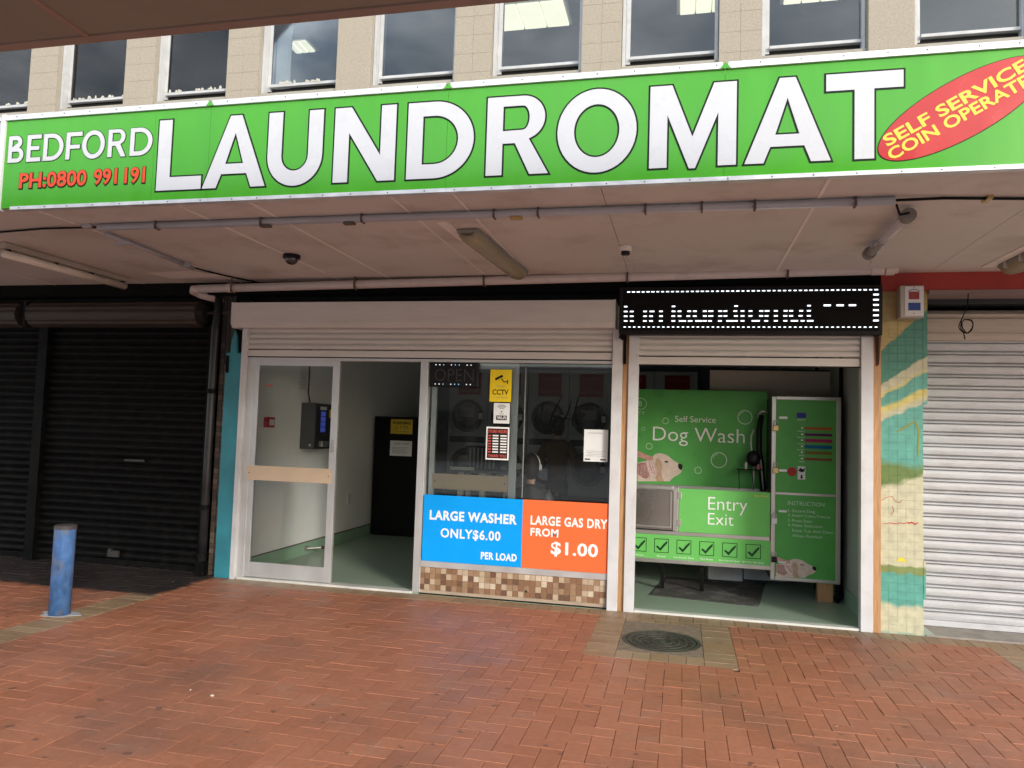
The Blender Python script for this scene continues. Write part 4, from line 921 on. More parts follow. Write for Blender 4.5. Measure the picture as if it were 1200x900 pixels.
for r in (.025, .04, .055): plate('wave_symbol', [arc(-1.705, 1.80, r + .004, r + .004, 40, 140) + arc(-1.705, 1.80, r - .004, r - .004, 140, 40)], .0425, M_pgrey, t, .001)
plate('dot_symbol', [ring(-1.705, 1.79, .007, 12)], .0425, M_pblack, t, .001)
mesh('black_box', BX(-1.757, -1.652, .0415, .0435, 1.708, 1.752), M_pblack, t)
text('lettering', 'Wi-Fi', -1.748, -1.66, 1.716, 1.745, .0405, M_pwhite, t, .02, .001)
text('lettering', 'FREE', -1.727, -1.683, 1.762, 1.773, .0425, M_pgrey, t, 0, .001)
t = thing('hours_sticker', 'black and red STORE HOURS card on the door glass', 'sticker', (-1.73, .045, 1.33))
mesh('border', BX(-1.852, -1.622, .044, .048, 1.322, 1.640, .0015), M_pwhite, t)
mesh('panel', BX(-1.838, -1.636, .0425, .0445, 1.337, 1.625), M_pblack, t)
M_hr = flat('hours_red', (.60, .10, .08))
text('lettering', 'STORE HOURS', -1.832, -1.642, 1.583, 1.612, .0415, M_hr, t, .02, .001)
text('lettering', 'THANK YOU', -1.827, -1.647, 1.348, 1.374, .0415, M_hr, t, .02, .001)
for i in range(7):
    z = 1.392 + i * .0262
    mesh('time_bars', J(BX(-1.785, -1.728, .0413, .0428, z, z + .013), BX(-1.708, -1.645, .0413, .0428, z, z + .013)), M_pwhite, t)
    mesh('day_bar', BX(-1.830, -1.80, .0413, .0428, z, z + .011), M_hr, t)
t = thing('paper_notice', 'white paper notice taped inside the right window pane', 'notice', (-.78, .04, 1.34))
v, f = BX(-.897, -.672, .044, .047, 1.343, 1.644); mesh('sheet', (v, f), M_paper, t)
text('lettering', 'PLEASE READ', -.855, -.72, 1.605, 1.617, .0425, M_pgrey, t, .0, .001)
for i, (a, b_) in enumerate(((-.87, -.70), (-.87, -.72), (-.86, -.71), (-.88, -.69))): mesh('print_line', BX(a, b_, .0425, .0437, 1.44 - i * .015, 1.443 - i * .015), M_pgrey, t)
mesh('print_line', BX(-.885, -.835, .0425, .0437, 1.358, 1.37), M_pblack, t); mesh('print_line', BX(-.74, -.685, .0425, .0437, 1.358, 1.37), M_pblack, t)

# ------------------------------------------------------------------ laundry interior
t = thing('change_machine', 'black change machine with blue lit panel on the white wall', 'machine', (-4.4, 1.5, 1.3))
mesh('case', BX(-4.5, -4.31, 1.28, 1.72, 1.31, 1.87, .006), mat('charcoal_steel', (.05, .055, .06), .4), t)
mesh('front_panel', BX(-4.31, -4.296, 1.29, 1.71, 1.32, 1.86, .004), M_plastic, t)
mesh('lit_display', J(*[BX(-4.296, -4.292, 1.40, 1.52, z, z + .055) for z in (1.52, 1.585, 1.65, 1.715)]), mat('blue_display', (.02, .03, .25), .3, em=(.12, .2, 1), es=.07), t)
mesh('side_label', BX(-4.296, -4.291, 1.38, 1.54, 1.79, 1.83), M_paper, t)
mesh('yellow_tag', BX(-4.296, -4.29, 1.62, 1.70, 1.70, 1.80), M_yel, t)
mesh('coin_tray', BX(-4.31, -4.25, 1.38, 1.56, 1.34, 1.41, .01), M_steel, t)
mesh('lock', CY((-4.36, 1.278, 1.36), (-4.36, 1.27, 1.36), .016, 12), M_steel, t)
mesh('cable', TUBE([(-4.45, 1.40, 1.87), (-4.488, 1.42, 2.0), (-4.488, 1.42, 2.89)], .009, 6), M_dark, t)
t = thing('fire_call_point', 'small red alarm call point on the white wall', 'alarm', (-4.48, .55, 1.6))
mesh('case', BX(-4.5, -4.455, .45, .62, 1.56, 1.675, .006), mat('alarm_red', (.5, .02, .03), .35), t)
mesh('plate', BX(-4.455, -4.452, .50, .60, 1.585, 1.65), M_paper, t)
t = thing('wall_notice', 'faint printed notice high on the white wall', 'notice', (-4.49, .9, 2.0))
mesh('sheet', BX(-4.4999, -4.496, 1.20, 1.38, 2.02, 2.30), M_paper, t)
mesh('print_line', J(*[BX(-4.496, -4.4945, 1.23, 1.35, 2.05 + i * .035, 2.055 + i * .035) for i in range(6)]), M_pgrey, t)
t = tag(mesh('wall_outlet', BX(-4.5, -4.485, 2.68, 2.80, .52, .66, .004), M_paper), 'white power outlet plate on the white wall', 'outlet')
t = thing('door_stop', 'small chrome torch-like door stop on the skirting', 'door stop', (-4.45, 1.55, .1))
mesh('mount', CY((-4.488, 1.52, .09), (-4.455, 1.52, .09), .03, 14), M_steel, t)
mesh('arm', CY((-4.455, 1.52, .09), (-4.31, 1.60, .10), .014, 12), M_steel, t)
mesh('rubber_tip', CY((-4.31, 1.60, .10), (-4.27, 1.62, .10), .02, 12), M_dark, t)
t = thing('vending_cabinet', 'tall black cabinet with yellow warning notice inside the doorway', 'cabinet', (-4.1, 3.8, 0))
mesh('body', BX(-4.46, -3.55, 3.45, 4.2, .03, 1.765, .012), mat('black_cabinet', (.004, .004, .0045), .5, var=.1, spec=.15), t)
mesh('plinth', BX(-4.44, -3.57, 3.49, 4.18, .012, .03), M_dark, t)
mesh('front_door', BX(-4.44, -3.57, 3.43, 3.449, .07, 1.74, .004), mat('black_cabinet', (.01, .01, .01)), t)
mesh('handle', CY((-3.66, 3.425, .72), (-3.66, 3.43, .72), .01, 10), M_alu, t)
t = thing('warning_notice', 'yellow WARNING CCTV notice stuck on the black cabinet', 'notice', (-4.02, 3.42, 1.51))
mesh('sheet', BX(-4.195, -3.855, 3.424, 3.427, 1.513, 1.727), mat('notice_yellow', (.62, .45, .03), .5), t)
text('lettering', 'WARNING', -4.17, -3.88, 1.655, 1.70, 3.422, M_pblack, t, .03, .001)
text('lettering', 'C CTV', -4.12, -3.92, 1.585, 1.63, 3.422, M_pblack, t, .0, .001)
text('lettering', 'in operation', -4.10, -3.94, 1.54, 1.555, 3.422, M_pblack, t, .0, .001)
t = thing('refund_notice', 'white paper notice below the yellow one on the cabinet', 'notice', (-4.02, 3.42, 1.19))
mesh('sheet', BX(-4.193, -3.853, 3.424, 3.427, 1.19, 1.412), M_paper, t)
text('lettering', 'FREE WIFI', -4.13, -3.90, 1.355, 1.385, 3.422, M_pgrey, t, .0, .001)
for i in range(5): mesh('print_line', BX(-4.16, -3.92 - .02 * (i % 3), 3.422, 3.4235, 1.31 - i * .02, 1.315 - i * .02), M_pgrey, t)
# dryers
t = thing('stack_dryer', 'stacked gas dryer behind the standing person', 'dryer', (-2.121, 5, .014), 'row of stacked gas dryers')
cx = -2.121
mesh('body', BX(cx - .333, cx + .333, 5.0, 5.9, .03, 2.62, .008), M_dryer, t)
mesh('kick_plate', BX(cx - .32, cx + .32, 4.99, 5.0, .04, .60), M_plastic, t)
for z in (1.84, 1.04):
    d = mesh('door', TUBE([(cx + .24 * math.cos(a), 4.975, z + .24 * math.sin(a)) for a in [2 * math.pi * k / 32 for k in range(33)]], .032, 8, False), mat('dark_door_rim', (.03, .03, .033), .35), t, True)
    mesh('door_glass', CY((cx, 4.985, z), (cx, 4.975, z), .22, 32), mat('drum_glass', (.02, .022, .025), .1, coat=1), d)
    mesh('drum_glint_plate', BX(cx - .12, cx + .12, 4.965, 4.974, z - .02, z + .14), mat('drum_glint', (.16, .17, .17), .4), d)  # pale plate stands in for a glint on the drum glass
    mesh('handle', BX(cx + .2, cx + .27, 4.93, 4.96, z - .05, z + .05, .005), M_alu, d)
mesh('control_panel', BX(cx - .3, cx + .3, 4.985, 5.0, 1.40, 1.50), M_plastic, t)
s_ = mesh('sign_plate', BX(cx - .17, cx + .21, 4.985, 5.0, 2.19, 2.56), M_redp, t)
text('lettering', 'GAS DRYER', cx - .14, cx + .18, 2.24, 2.29, 4.983, flat('dull_pink', (.30, .12, .12)), s_, .01, .001)
text('lettering', 'OPEN DOOR', cx - .12, cx + .16, 2.46, 2.50, 4.983, flat('dull_pink', (.30, .12, .12)), s_, .0, .001)
labs = {.675: 'stacked gas dryer beside the white paper notice', 1.35: 'stacked gas dryer hidden behind the white shutter posts', 2.02: 'stacked gas dryer whose red plate shows above the green dog wash', -.675: 'stacked gas dryer behind the door stile', -1.35: 'leftmost visible stacked gas dryer behind the second door leaf'}
for dx, lb in labs.items(): dup(t, (dx, 0, 0), lb)
# folding table and bench behind door leaf
t = thing('folding_table', 'small white legged folding table inside the window', 'table', (-2.1, 1.75, 0))
M_lam = mat('pale_laminate', (.45, .43, .38), .5)
mesh('tabletop', BX(-2.62, -1.92, 1.55, 2.0, 1.10, 1.13, .004), mat('dark_laminate', (.06, .06, .06), .4), t)
for x, y in ((-2.55, 1.6), (-1.99, 1.6), (-2.55, 1.95), (-1.99, 1.95), (-2.28, 1.6)): mesh('leg', BX(x - .03, x + .03, y - .03, y + .03, .014, 1.10), M_lam, t)
mesh('ledge', BX(-2.66, -2.38, 1.5, 1.58, 1.13, 1.165), M_lam, t)
t = thing('laundry_basket', 'dark slatted laundry basket on the small table', 'basket', (-2.3, 1.75, 1.13))
mesh('body', ([(x, y, z) for z, s in ((1.131, .8), (1.40, 1.0)) for x, y in ((-2.30 - .2 * s, 1.77 - .14 * s), (-2.30 + .2 * s, 1.77 - .14 * s), (-2.30 + .2 * s, 1.77 + .14 * s), (-2.30 - .2 * s, 1.77 + .14 * s))], [(0, 1, 5, 4), (1, 2, 6, 5), (2, 3, 7, 6), (3, 0, 4, 7), (3, 2, 1, 0)]), M_plastic, t)
mesh('rim', TUBE([(-2.5, 1.63, 1.40), (-2.1, 1.63, 1.40), (-2.1, 1.91, 1.40), (-2.5, 1.91, 1.40), (-2.5, 1.63, 1.40)], .014, 6), M_plastic, t)
for i in range(7): mesh('slat', BX(-2.46 + i * .048, -2.44 + i * .048, 1.612, 1.624, 1.15, 1.39), mat('basket_grey', (.10, .10, .11), .4), t)
t = thing('washer_bench', 'row of white front washers with black worktop along the far wall', 'washer bench', (-3.2, 5.2, 0))
mesh('carcass', BX(-4.40, -3.84, 5.0, 5.9, .03, .95, .008), M_dryer, t)
mesh('worktop', BX(-4.42, -3.82, 4.96, 5.92, .95, .99, .004), M_plastic, t)
mesh('door', TUBE([(-4.12 + .2 * math.cos(a), 4.985, .5 + .2 * math.sin(a)) for a in [2 * math.pi * k / 28 for k in range(29)]], .03, 8, False), M_plastic, t, True)

# people --------------------------------------------------------------
def hand(px_, py_, pz_, s, dirv=(0, 1, 0)):
    """palm and five fingers reaching along +Y"""
    ch = [[(px_, py_, pz_, .026), (px_, py_ + .05, pz_, .03), (px_, py_ + .085, pz_ - .004, .028)]]
    for k, ln in enumerate((.055, .065, .068, .058)):
        o_ = (-.027 + .018 * k) * s
        ch.append([(px_, py_ + .085, pz_ - .004, .028), (px_ + o_, py_ + .10, pz_ - .006, .010), (px_ + o_ * 1.1, py_ + .10 + ln * .6, pz_ - .018, .0085), (px_ + o_ * 1.1, py_ + .10 + ln, pz_ - .04, .0075)])
    ch.append([(px_, py_ + .05, pz_, .03), (px_ - .04 * s, py_ + .07, pz_ - .008, .011), (px_ - .055 * s, py_ + .10, pz_ - .02, .009)])
    return ch
def face_bits(t, x, y, z, fy, s=1.):
    """fy: +1 faces +Y"""
    mesh('hair', ELL((x, y - .030 * fy, z - .008), .097 * s, .108 * s, .165 * s, 18, 12), M_hair, t, True)
    mesh('ear', ELL((x + .082 * s, y + .01 * fy, z - .02), .012, .018, .03, 8, 6), M_skin, t, True)
    mesh('ear', ELL((x - .082 * s, y + .01 * fy, z - .02), .012, .018, .03, 8, 6), M_skin, t, True)
    for sx__ in (-1, 1): mesh('eye', ELL((x + .031 * sx__, y + .086 * fy, z + .0), .013, .01, .009, 8, 6), M_pwhite, t, True)
    mesh('mouth', ELL((x, y + .088 * fy, z - .062), .024, .006, .006, 8, 6), mat('lips', (.3, .1, .08), .5), t, True)
def slim(ch, zn): return [[(x, y, z, r * (.62 if z < zn and r > .036 else 1)) for x, y, z, r in c] for c in ch]
t = thing('person', 'person in a brown jacket and black trousers standing before the dryers', 'person', (-1.80, 4.1, .014))
X, Y = -1.80, 4.1
hd = 1.70
body = [[(0, 0, .96, .12), (0, .01, 1.15, .125), (0, .01, 1.36, .13), (0, 0, 1.46, .075), (0, .0, 1.53, .055), (0, .02, 1.60, .075), (0, .02, hd, .088), (0, .02, hd + .09, .065)],
        [(0, .02, hd, .088), (0, .105, hd - .02, .018)]]
for s in (-1, 1):
    body.append([(0, .01, 1.36, .13), (.17 * s, 0, 1.40, .065), (.25 * s, -.01, 1.20, .05), (.27 * s, .05, 1.08, .043), (.20 * s, .28, 1.16, .032)])
    body.append([(.20 * s, .28, 1.16, .032)] + [(.20 * s, .28 + q[1], 1.16 + q[2], q[3]) if q[0] == 0 and q[1] == 0 else q for q in []])
    hh = hand(.20 * s, .30, 1.165, s); hh[0] = [(.20 * s, .28, 1.16, .032)] + hh[0]; body += [c for c in hh if len(c) > 1]
    body.append([(0, 0, .96, .12), (.09 * s, 0, .88, .085), (.10 * s, .02, .50, .055), (.10 * s, -.01, .12, .04), (.105 * s, .0, .05, .045), (.11 * s, .14, .03, .035)])
body = [c for c in body if len(c) > 1]
body = slim(body, 1.47)
skin('body', body, M_skin, t, (X, Y, .014))
jk = [[(0, 0, .84, .165), (0, .0, .98, .158), (0, .01, 1.18, .15), (0, .01, 1.36, .148), (0, 0, 1.46, .10), (0, 0, 1.50, .075)]]
for s in (-1, 1): jk.append([(0, .01, 1.36, .148), (.18 * s, 0, 1.39, .088), (.26 * s, -.01, 1.20, .072), (.28 * s, .05, 1.07, .063), (.21 * s, .25, 1.15, .052)])
skin('jacket', jk, M_brown, t, (X, Y, .014))
tr = [[(0, 0, .95, .14), (0, 0, .90, .14)]]
for s in (-1, 1): tr.append([(0, 0, .90, .14), (.095 * s, 0, .80, .10), (.10 * s, .02, .50, .075), (.10 * s, -.01, .12, .06), (.10 * s, -.01, .07, .06)])
skin('trousers', tr, M_trous, t, (X, Y, .014))
for s in (-1, 1): mesh('shoe', ELL((X + .11 * s, Y + .06, .055), .05, .14, .045), M_plastic, t, True)
face_bits(t, X, Y + .02, hd + .014, 1)
t = thing('person', 'seated person with dark grey jacket and headphones seen from behind', 'person', (-1.68, 1.45, .014))
X, Y = -1.68, 1.45; hd = 1.20
body = [[(0, 0, .50, .13), (0, .0, .68, .13), (0, .03, .87, .13), (0, .03, .97, .07), (0, .04, 1.04, .052), (0, .06, 1.11, .072), (0, .06, hd, .084), (0, .06, hd + .085, .062)], [(0, .06, hd, .084), (0, .143, hd - .02, .018)]]
for s in (-1, 1):
    body.append([(0, .03, .87, .13), (.17 * s, .03, .90, .06), (.23 * s, .04, .72, .048), (.22 * s, .12, .60, .042), (.12 * s, .33, .62, .032)])
    hh = hand(.12 * s, .35, .62, s); hh[0] = [(.12 * s, .33, .62, .032)] + hh[0]; body += hh
    body.append([(0, 0, .50, .13), (.10 * s, .08, .49, .09), (.11 * s, .45, .50, .06), (.11 * s, .43, .12, .042), (.11 * s, .43, .06, .045), (.115 * s, .57, .035, .035)])
body = slim(body, .98)
skin('body', body, M_skin, t, (X, Y, .014))
jk = [[(0, -.01, .50, .165), (0, -.01, .68, .16), (0, .02, .85, .152), (0, .02, .95, .10), (0, .03, 1.0, .075)]]
for s in (-1, 1): jk.append([(0, .02, .85, .152), (.18 * s, .02, .88, .09), (.245 * s, .04, .72, .072), (.235 * s, .12, .60, .065), (.14 * s, .30, .62, .05)])
skin('jacket', jk, M_jack, t, (X, Y, .014))
tr = [[(0, 0, .50, .145), (0, .04, .50, .145)]]
for s in (-1, 1): tr.append([(0, .04, .50, .145), (.10 * s, .12, .50, .10), (.11 * s, .45, .51, .075), (.11 * s, .44, .12, .06)])
skin('trousers', tr, M_trous, t, (X, Y, .014))
for s in (-1, 1): mesh('shoe', ELL((X + .115 * s, Y + .50, .055), .05, .13, .045), M_plastic, t, True)
face_bits(t, X, Y + .06, hd + .014, 1)
hp = mesh('headphones', TUBE([(X + .098 * math.cos(a), Y + .06, hd + .02 + .135 * math.sin(a)) for a in [math.pi * k / 16 for k in range(17)]], .008, 8), M_alu, t, True)
for s in (-1, 1): mesh('ear_cup', CY((X + .09 * s, Y + .06, hd), (X + .115 * s, Y + .06, hd), .035, 16), M_paper, hp)
t = thing('chair', 'plastic chair under the seated person', 'chair', (-1.68, 1.45, .014))
mesh('seat', BX(-1.90, -1.46, 1.28, 1.70, .36, .385, .008), M_plastic, t)
mesh('backrest', BX(-1.89, -1.47, 1.225, 1.245, .45, .74, .008), M_plastic, t)
for x in (-1.88, -1.48):
    for y in (1.30, 1.68): mesh('leg', CY((x, y, .014), (x, y, .36), .012, 8), M_alu, t)
    mesh('back_support', CY((x, 1.26, .36), (x, 1.235, .50), .012, 8), M_alu, t)

# ------------------------------------------------------------------ dog wash room
mesh('door_step', BX(-.395, 1.51, -.03, .06, .0, .02, .003), mat('white_step', (.62, .64, .60), .5, dirt=.3), sf)
dw = thing('dog_wash_machine', 'green self service dog wash unit in a stainless steel frame', 'dog wash', (.5, 1.2, 0))
Y0 = 1.0
mesh('splash_panel', BX(-.60, .892, Y0 + .45, Y0 + .47, 1.03, 2.12), M_dwg, dw)
# the printed splash panel sits at the rear of the tub; graphics scaled out to that distance
kx = (Y0 + .45 + 7.05) / (Y0 + 7.05)
def px_(x): return x * kx
def pz_(z): return 1.6 + (z - 1.6) * kx
def PP(l_): return [(px_(a), pz_(b_)) for a, b_ in l_]
yb = Y0 + .447
tx = lambda s, x0, x1, a, b_, m_, bold=0., y=yb: text('lettering', s, px_(x0), px_(x1), pz_(a), pz_(b_), y, m_, dw, bold, .001)
tx('Self Service', -.067, .342, 1.757, 1.819, M_pwhite, -.006)
tx('Dog Wash', -.293, .632, 1.556, 1.70, M_pwhite, -.006)
for cx, cz, r in ((-.165, 1.763, .034), (-.394, 1.672, .019), (-.33, 1.493, .034), (.173, 1.263, .036), (.379, 1.376, .082), (.631, 1.823, .074)):
    plate('bubble_print', [PP(ring(cx, cz, r)), PP(ring(cx, cz, r * .88 if r > .05 else r * .82))], yb - .0005, M_pgreyw, dw, .001)
    if r > .05: plate('bubble_print', [PP(arc(cx, cz, r * .78, r * .78, 100, 165) + arc(cx, cz, r * .72, r * .72, 165, 100))], yb - .0005, M_pgreyw, dw, .001)
plate('badge_print', [PP(ring(-.425, 1.938, .062)), PP(ring(-.425, 1.938, .056))], yb - .0005, M_pgreyw, dw, .001)
tx('B', -.448, -.412, 1.91, 1.966, M_pgreyw); tx('CITY', -.50, -.385, 1.824, 1.856, M_pgreyw)
M_d1 = mat('print_cream_fur', (.60, .49, .41), .5, var=.12, vs_=18, dirt=.35, dirt_c=(.46, .32, .22), dscale=5); M_d2 = mat('print_tan_fur', (.46, .30, .19), .5, var=.15, vs_=18, dirt=.4, dirt_c=(.60, .46, .34), dscale=8); M_d3 = mat('print_pink_skin', (.52, .26, .22), .5, var=.25, vs_=20); M_d4 = mat('print_wet_fur', (.38, .18, .16), .5, var=.3, vs_=25, dirt=.6, dirt_c=(.60, .42, .38), dscale=16); M_foam = mat('print_foam', (.66, .50, .48), .5, var=.3, vs_=60)
dog = [(-0.448, 1.314), (-0.369, 1.336), (-0.3, 1.371), (-0.285, 1.395), (-0.262, 1.415), (-0.225, 1.424), (-0.19, 1.42), (-0.155, 1.41), (-0.125, 1.394), (-0.1, 1.372), (-0.072, 1.352), (-0.045, 1.337), (-0.021, 1.325), (0.005, 1.321), (0.015, 1.305), (0.017, 1.275), (0.008, 1.245), (-0.01, 1.22), (-0.038, 1.2), (-0.062, 1.19), (-0.081, 1.172), (-0.098, 1.155), (-0.112, 1.136), (-0.444, 1.121)]
fur = [(-0.448, 1.307), (-0.40, 1.318), (-0.356, 1.318), (-0.345, 1.28), (-0.342, 1.241), (-0.315, 1.191), (-0.335, 1.165), (-0.352, 1.15), (-0.391, 1.162), (-0.445, 1.198)]
handp = [(-0.356, 1.318), (-0.332, 1.34), (-0.306, 1.345), (-0.283, 1.325), (-0.267, 1.302), (-0.252, 1.28), (-0.247, 1.258), (-0.239, 1.23), (-0.242, 1.2), (-0.264, 1.174), (-0.285, 1.182), (-0.309, 1.197), (-0.32, 1.22), (-0.342, 1.241)]
ear = [(-0.255, 1.373), (-0.232, 1.368), (-0.204, 1.349), (-0.192, 1.31), (-0.19, 1.273), (-0.2, 1.23), (-0.195, 1.196), (-0.182, 1.16), (-0.168, 1.133), (-0.244, 1.13), (-0.262, 1.18), (-0.268, 1.244), (-0.262, 1.31)]
arm = [(-0.451, 1.446), (-0.371, 1.407), (-0.294, 1.384), (-0.28, 1.365), (-0.299, 1.339), (-0.357, 1.354), (-0.449, 1.378)]
nose = [(-0.027, 1.324), (0.004, 1.321), (0.015, 1.308), (0.017, 1.288), (0.009, 1.256), (-0.006, 1.262), (-0.02, 1.27), (-0.03, 1.295)]
eye = [(-0.176, 1.335), (-0.158, 1.345), (-0.141, 1.346), (-0.124, 1.337), (-0.147, 1.327)]
def dogprint(F, y, parent):
    for i, (pts_, m_) in enumerate(((dog, M_d1), (ear, M_d2), (fur, M_d4), (handp, M_foam), (arm, M_d3), (nose, M_pblack), (eye, M_pblack))):
        plate('dog_print', [F(pts_)], y - .0004 * (i + 1), m_, parent, .0003)
    for a in range(3): stroke(F([(-.33 + a * .028, 1.33 - a * .01), (-.315 + a * .028, 1.285 - a * .01), (-.295 + a * .025, 1.235 - a * .01), (-.27 + a * .02, 1.205)]), y - .0045, .006, M_d4, parent, 'finger_print')
    for a in range(9): stroke(F([(-.44 + a * .011, 1.29 - (a % 3) * .02), (-.432 + a * .011, 1.25 - (a % 3) * .02), (-.436 + a * .011, 1.20)]), y - .0045, .005, (M_foam, M_d4, M_d1)[a % 3], parent, 'fur_print')
    stroke(F([(-.02, 1.262), (-.05, 1.245), (-.085, 1.235)]), y - .0045, .004, M_d2, parent, 'mouth_print')
dogprint(PP, yb, dw)
# tub and frame
def bar(x0, x1, y0, y1, z0, z1): return mesh('frame_bar', BX(x0, x1, y0, y1, z0, z1, .004), M_steel, dw)
bar(-.60, .90, Y0 + .40, Y0 + .45, 1.01, 1.075)                   # rear ledge
bar(-.56, .885, Y0 - .0, Y0 + .03, .583, .622)
bar(-.56, .93, Y0 - .0, Y0 + .03, .292, .335)
bar(-.073, -.018, Y0 - .002, Y0 + .03, .622, 1.08)
bar(-.56, -.073, Y0, Y0 + .03, 1.048, 1.085)
bar(.893, .935, Y0 - .004, Y0 + .03, .20, 2.045)
bar(.935, 1.55, Y0 - .002, Y0 + .03, 2.012, 2.047); bar(1.507, 1.55, Y0 - .004, Y0 + .03, .20, 2.012)
bar(.935, 1.507, Y0 - .002, Y0 + .03, 1.052, 1.078); bar(.935, 1.507, Y0 - .002, Y0 + .03, .20, .234)
mesh('tub', J(BX(-.56, .89, Y0 + .03, Y0 + .40, .55, .58), BX(-.56, .89, Y0 + .40, Y0 + .42, .58, 1.01), BX(-.56, -.54, Y0 + .03, Y0 + .4, .58, 1.04)), M_steel, dw)
mesh('steel_panel', BX(-.56, -.075, Y0 + .006, Y0 + .02, .635, 1.042), mat('brushed_panel', (.28, .25, .23), .3, metal=.8, var=.12, vs_=2), dw)
mesh('panel_rim', J(BX(-.56, -.09, Y0 - .004, Y0 + .006, .655, .67), BX(-.1, -.088, Y0 - .004, Y0 + .006, .67, 1.03)), M_steel, dw)
p = mesh('entry_door', BX(-.014, .887, Y0 + .004, Y0 + .022, .623, 1.068, .002), M_dwg2, dw)
text('lettering', 'Entry', .28, .665, .866, .995, Y0 + .0025, M_pwhite, p, -.008, .001)
text('lettering', 'Exit', .28, .533, .714, .832, Y0 + .0025, M_pwhite, p, -.008, .001)
text('lettering', 'Open Slowly', .73, .87, 1.022, 1.04, Y0 + .0025, M_syel, p, 0, .001)
for z in (.96, .68): mesh('hinge', BX(-.03, .01, Y0 - .008, Y0 + .003, z, z + .07, .002), M_steel, p)
p = mesh('control_strip', BX(-.56, .892, Y0 + .006, Y0 + .02, .335, .583), M_dwg2, dw)
tk = [(-0.238, 0.455), (-0.226, 0.469), (-0.194, 0.445), (-0.165, 0.485), (-0.126, 0.522), (-0.123, 0.499), (-0.155, 0.46), (-0.194, 0.413)]
for i, (x0, lab) in enumerate(((-.484, 'Shampoo'), (-.257, 'Rinse'), (-.03, 'Conditioner Rinse'), (.198, 'Flea Rinse'), (.425, 'Blow Dry Low Speed'), (.654, 'Blow Dry High Speed'))):
    plate('button_print', [rect(x0, x0 + .148, .396, .54), rect(x0 + .007, x0 + .141, .403, .533)], Y0 + .0045, M_pgdark, p, .001)
    plate('tick_print', [[(a + x0 + .257, b_) for a, b_ in tk]], Y0 + .0045, M_pgdark, p, .001)
    wl = .085 if len(lab) < 8 else (.12 if len(lab) < 11 else .205)
    text('lettering', lab, x0 + .074 - wl / 2, x0 + .074 + wl / 2, .353, .369, Y0 + .0045, M_pwhite, p, 0, .001)
c1 = mesh('upper_door', BX(.935, 1.507, Y0 + .004, Y0 + .022, 1.078, 2.012), M_dwg, dw)
c2 = mesh('lower_door', BX(.935, 1.507, Y0 + .004, Y0 + .022, .234, 1.052), M_dwg, dw)
mesh('cabinet_body', BX(.90, 1.55, Y0 + .03, Y0 + .62, .20, 2.04), mat('dark_steel_side', (.10, .10, .10), .45, metal=.5), dw)
mesh('badge', BX(1.133, 1.219, Y0, Y0 + .004, 1.831, 1.882), flat('badge_blue', (.03, .04, .30)), c1)
text('lettering', 'PRODUCTS', 1.14, 1.215, 1.805, 1.82, Y0 + .0025, M_pwhite, c1, 0, .001)
for i, (za, zb, c) in enumerate(((1.741, 1.715, (.42, .10, .02)), (1.678, 1.652, (.10, .01, .09)), (1.623, 1.588, (.30, .02, .09)), (1.561, 1.526, (.0, .12, .28)), (1.497, 1.470, (.18, .13, .02)), (1.433, 1.408, (.22, .06, .03)))):
    mesh('colour_bar', BX(1.212, 1.469, Y0 + .001, Y0 + .0035, zb, za), flat('bar_%d' % i, c), c1)
    plate('dot_print', [ring(1.184, (za + zb) / 2 + .003, .009, 12)], Y0 + .0025, M_pwhite, c1, .001)
    text('lettering', ('Shampoo', 'Rinse', 'Condition', 'Flea Wash', 'Blow Dry', 'Stop')[i], 1.14 if i < 4 else 1.16, 1.206, zb - .021, zb - .010, Y0 + .0025, M_pwhite, c1, 0, .001)
for z in (1.817, 1.284): mesh('latch', BX(.965, 1.043, Y0 - .003, Y0 + .003, z, z + .024, .002), M_alu, c1)
plate('red_disc', [ring(1.09, 1.288, .045, 28)], Y0 + .002, flat('disc_red', (.35, .03, .03)), c1, .001)
mesh('sticker', BX(1.146, 1.218, Y0 + .001, Y0 + .0035, 1.214, 1.345), M_paper, c1)
plate('sticker_print', [[(1.15, 1.30), (1.17, 1.33), (1.20, 1.315), (1.215, 1.335), (1.21, 1.295), (1.18, 1.285)], [(1.175, 1.26), (1.19, 1.26), (1.19, 1.235), (1.20, 1.235), (1.183, 1.218), (1.167, 1.235), (1.175, 1.235)]], Y0 - .0005, M_pblack, c1, .001)
text('lettering', 'INSTRUCTION', 1.055, 1.399, .953, .992, Y0 + .0025, M_pgreyw, c2, -.006, .001)
for s, x0, x1, z in (('1.', 1.056, 1.083, .886), ('Secure Dog', 1.097, 1.312, .886), ('2.', 1.056, 1.083, .842), ('Insert Coins,Tokens', 1.097, 1.455, .840), ('3.', 1.056, 1.083, .789), ('Press Start', 1.097, 1.288, .788), ('4.', 1.056, 1.083, .742), ('Make Selection', 1.097, 1.381, .742), ('Rinse Tub And Clean', 1.099, 1.48, .690), ('When Finished', 1.099, 1.376, .638)):
    text('lettering', s, x0, x1, z, z + .027, Y0 + .0025, M_pgreyw, c2, -.003, .001)
def F2(l_): return [(.947 + (a + .448) * .82, .232 + (b_ - 1.121) * .63) for a, b_ in l_]
dogprint(F2, Y0 + .0035, c2)
for z in (.877, .370): mesh('latch', BX(.968, 1.043, Y0 - .003, Y0 + .003, z, z + .022, .002), M_alu, c2)
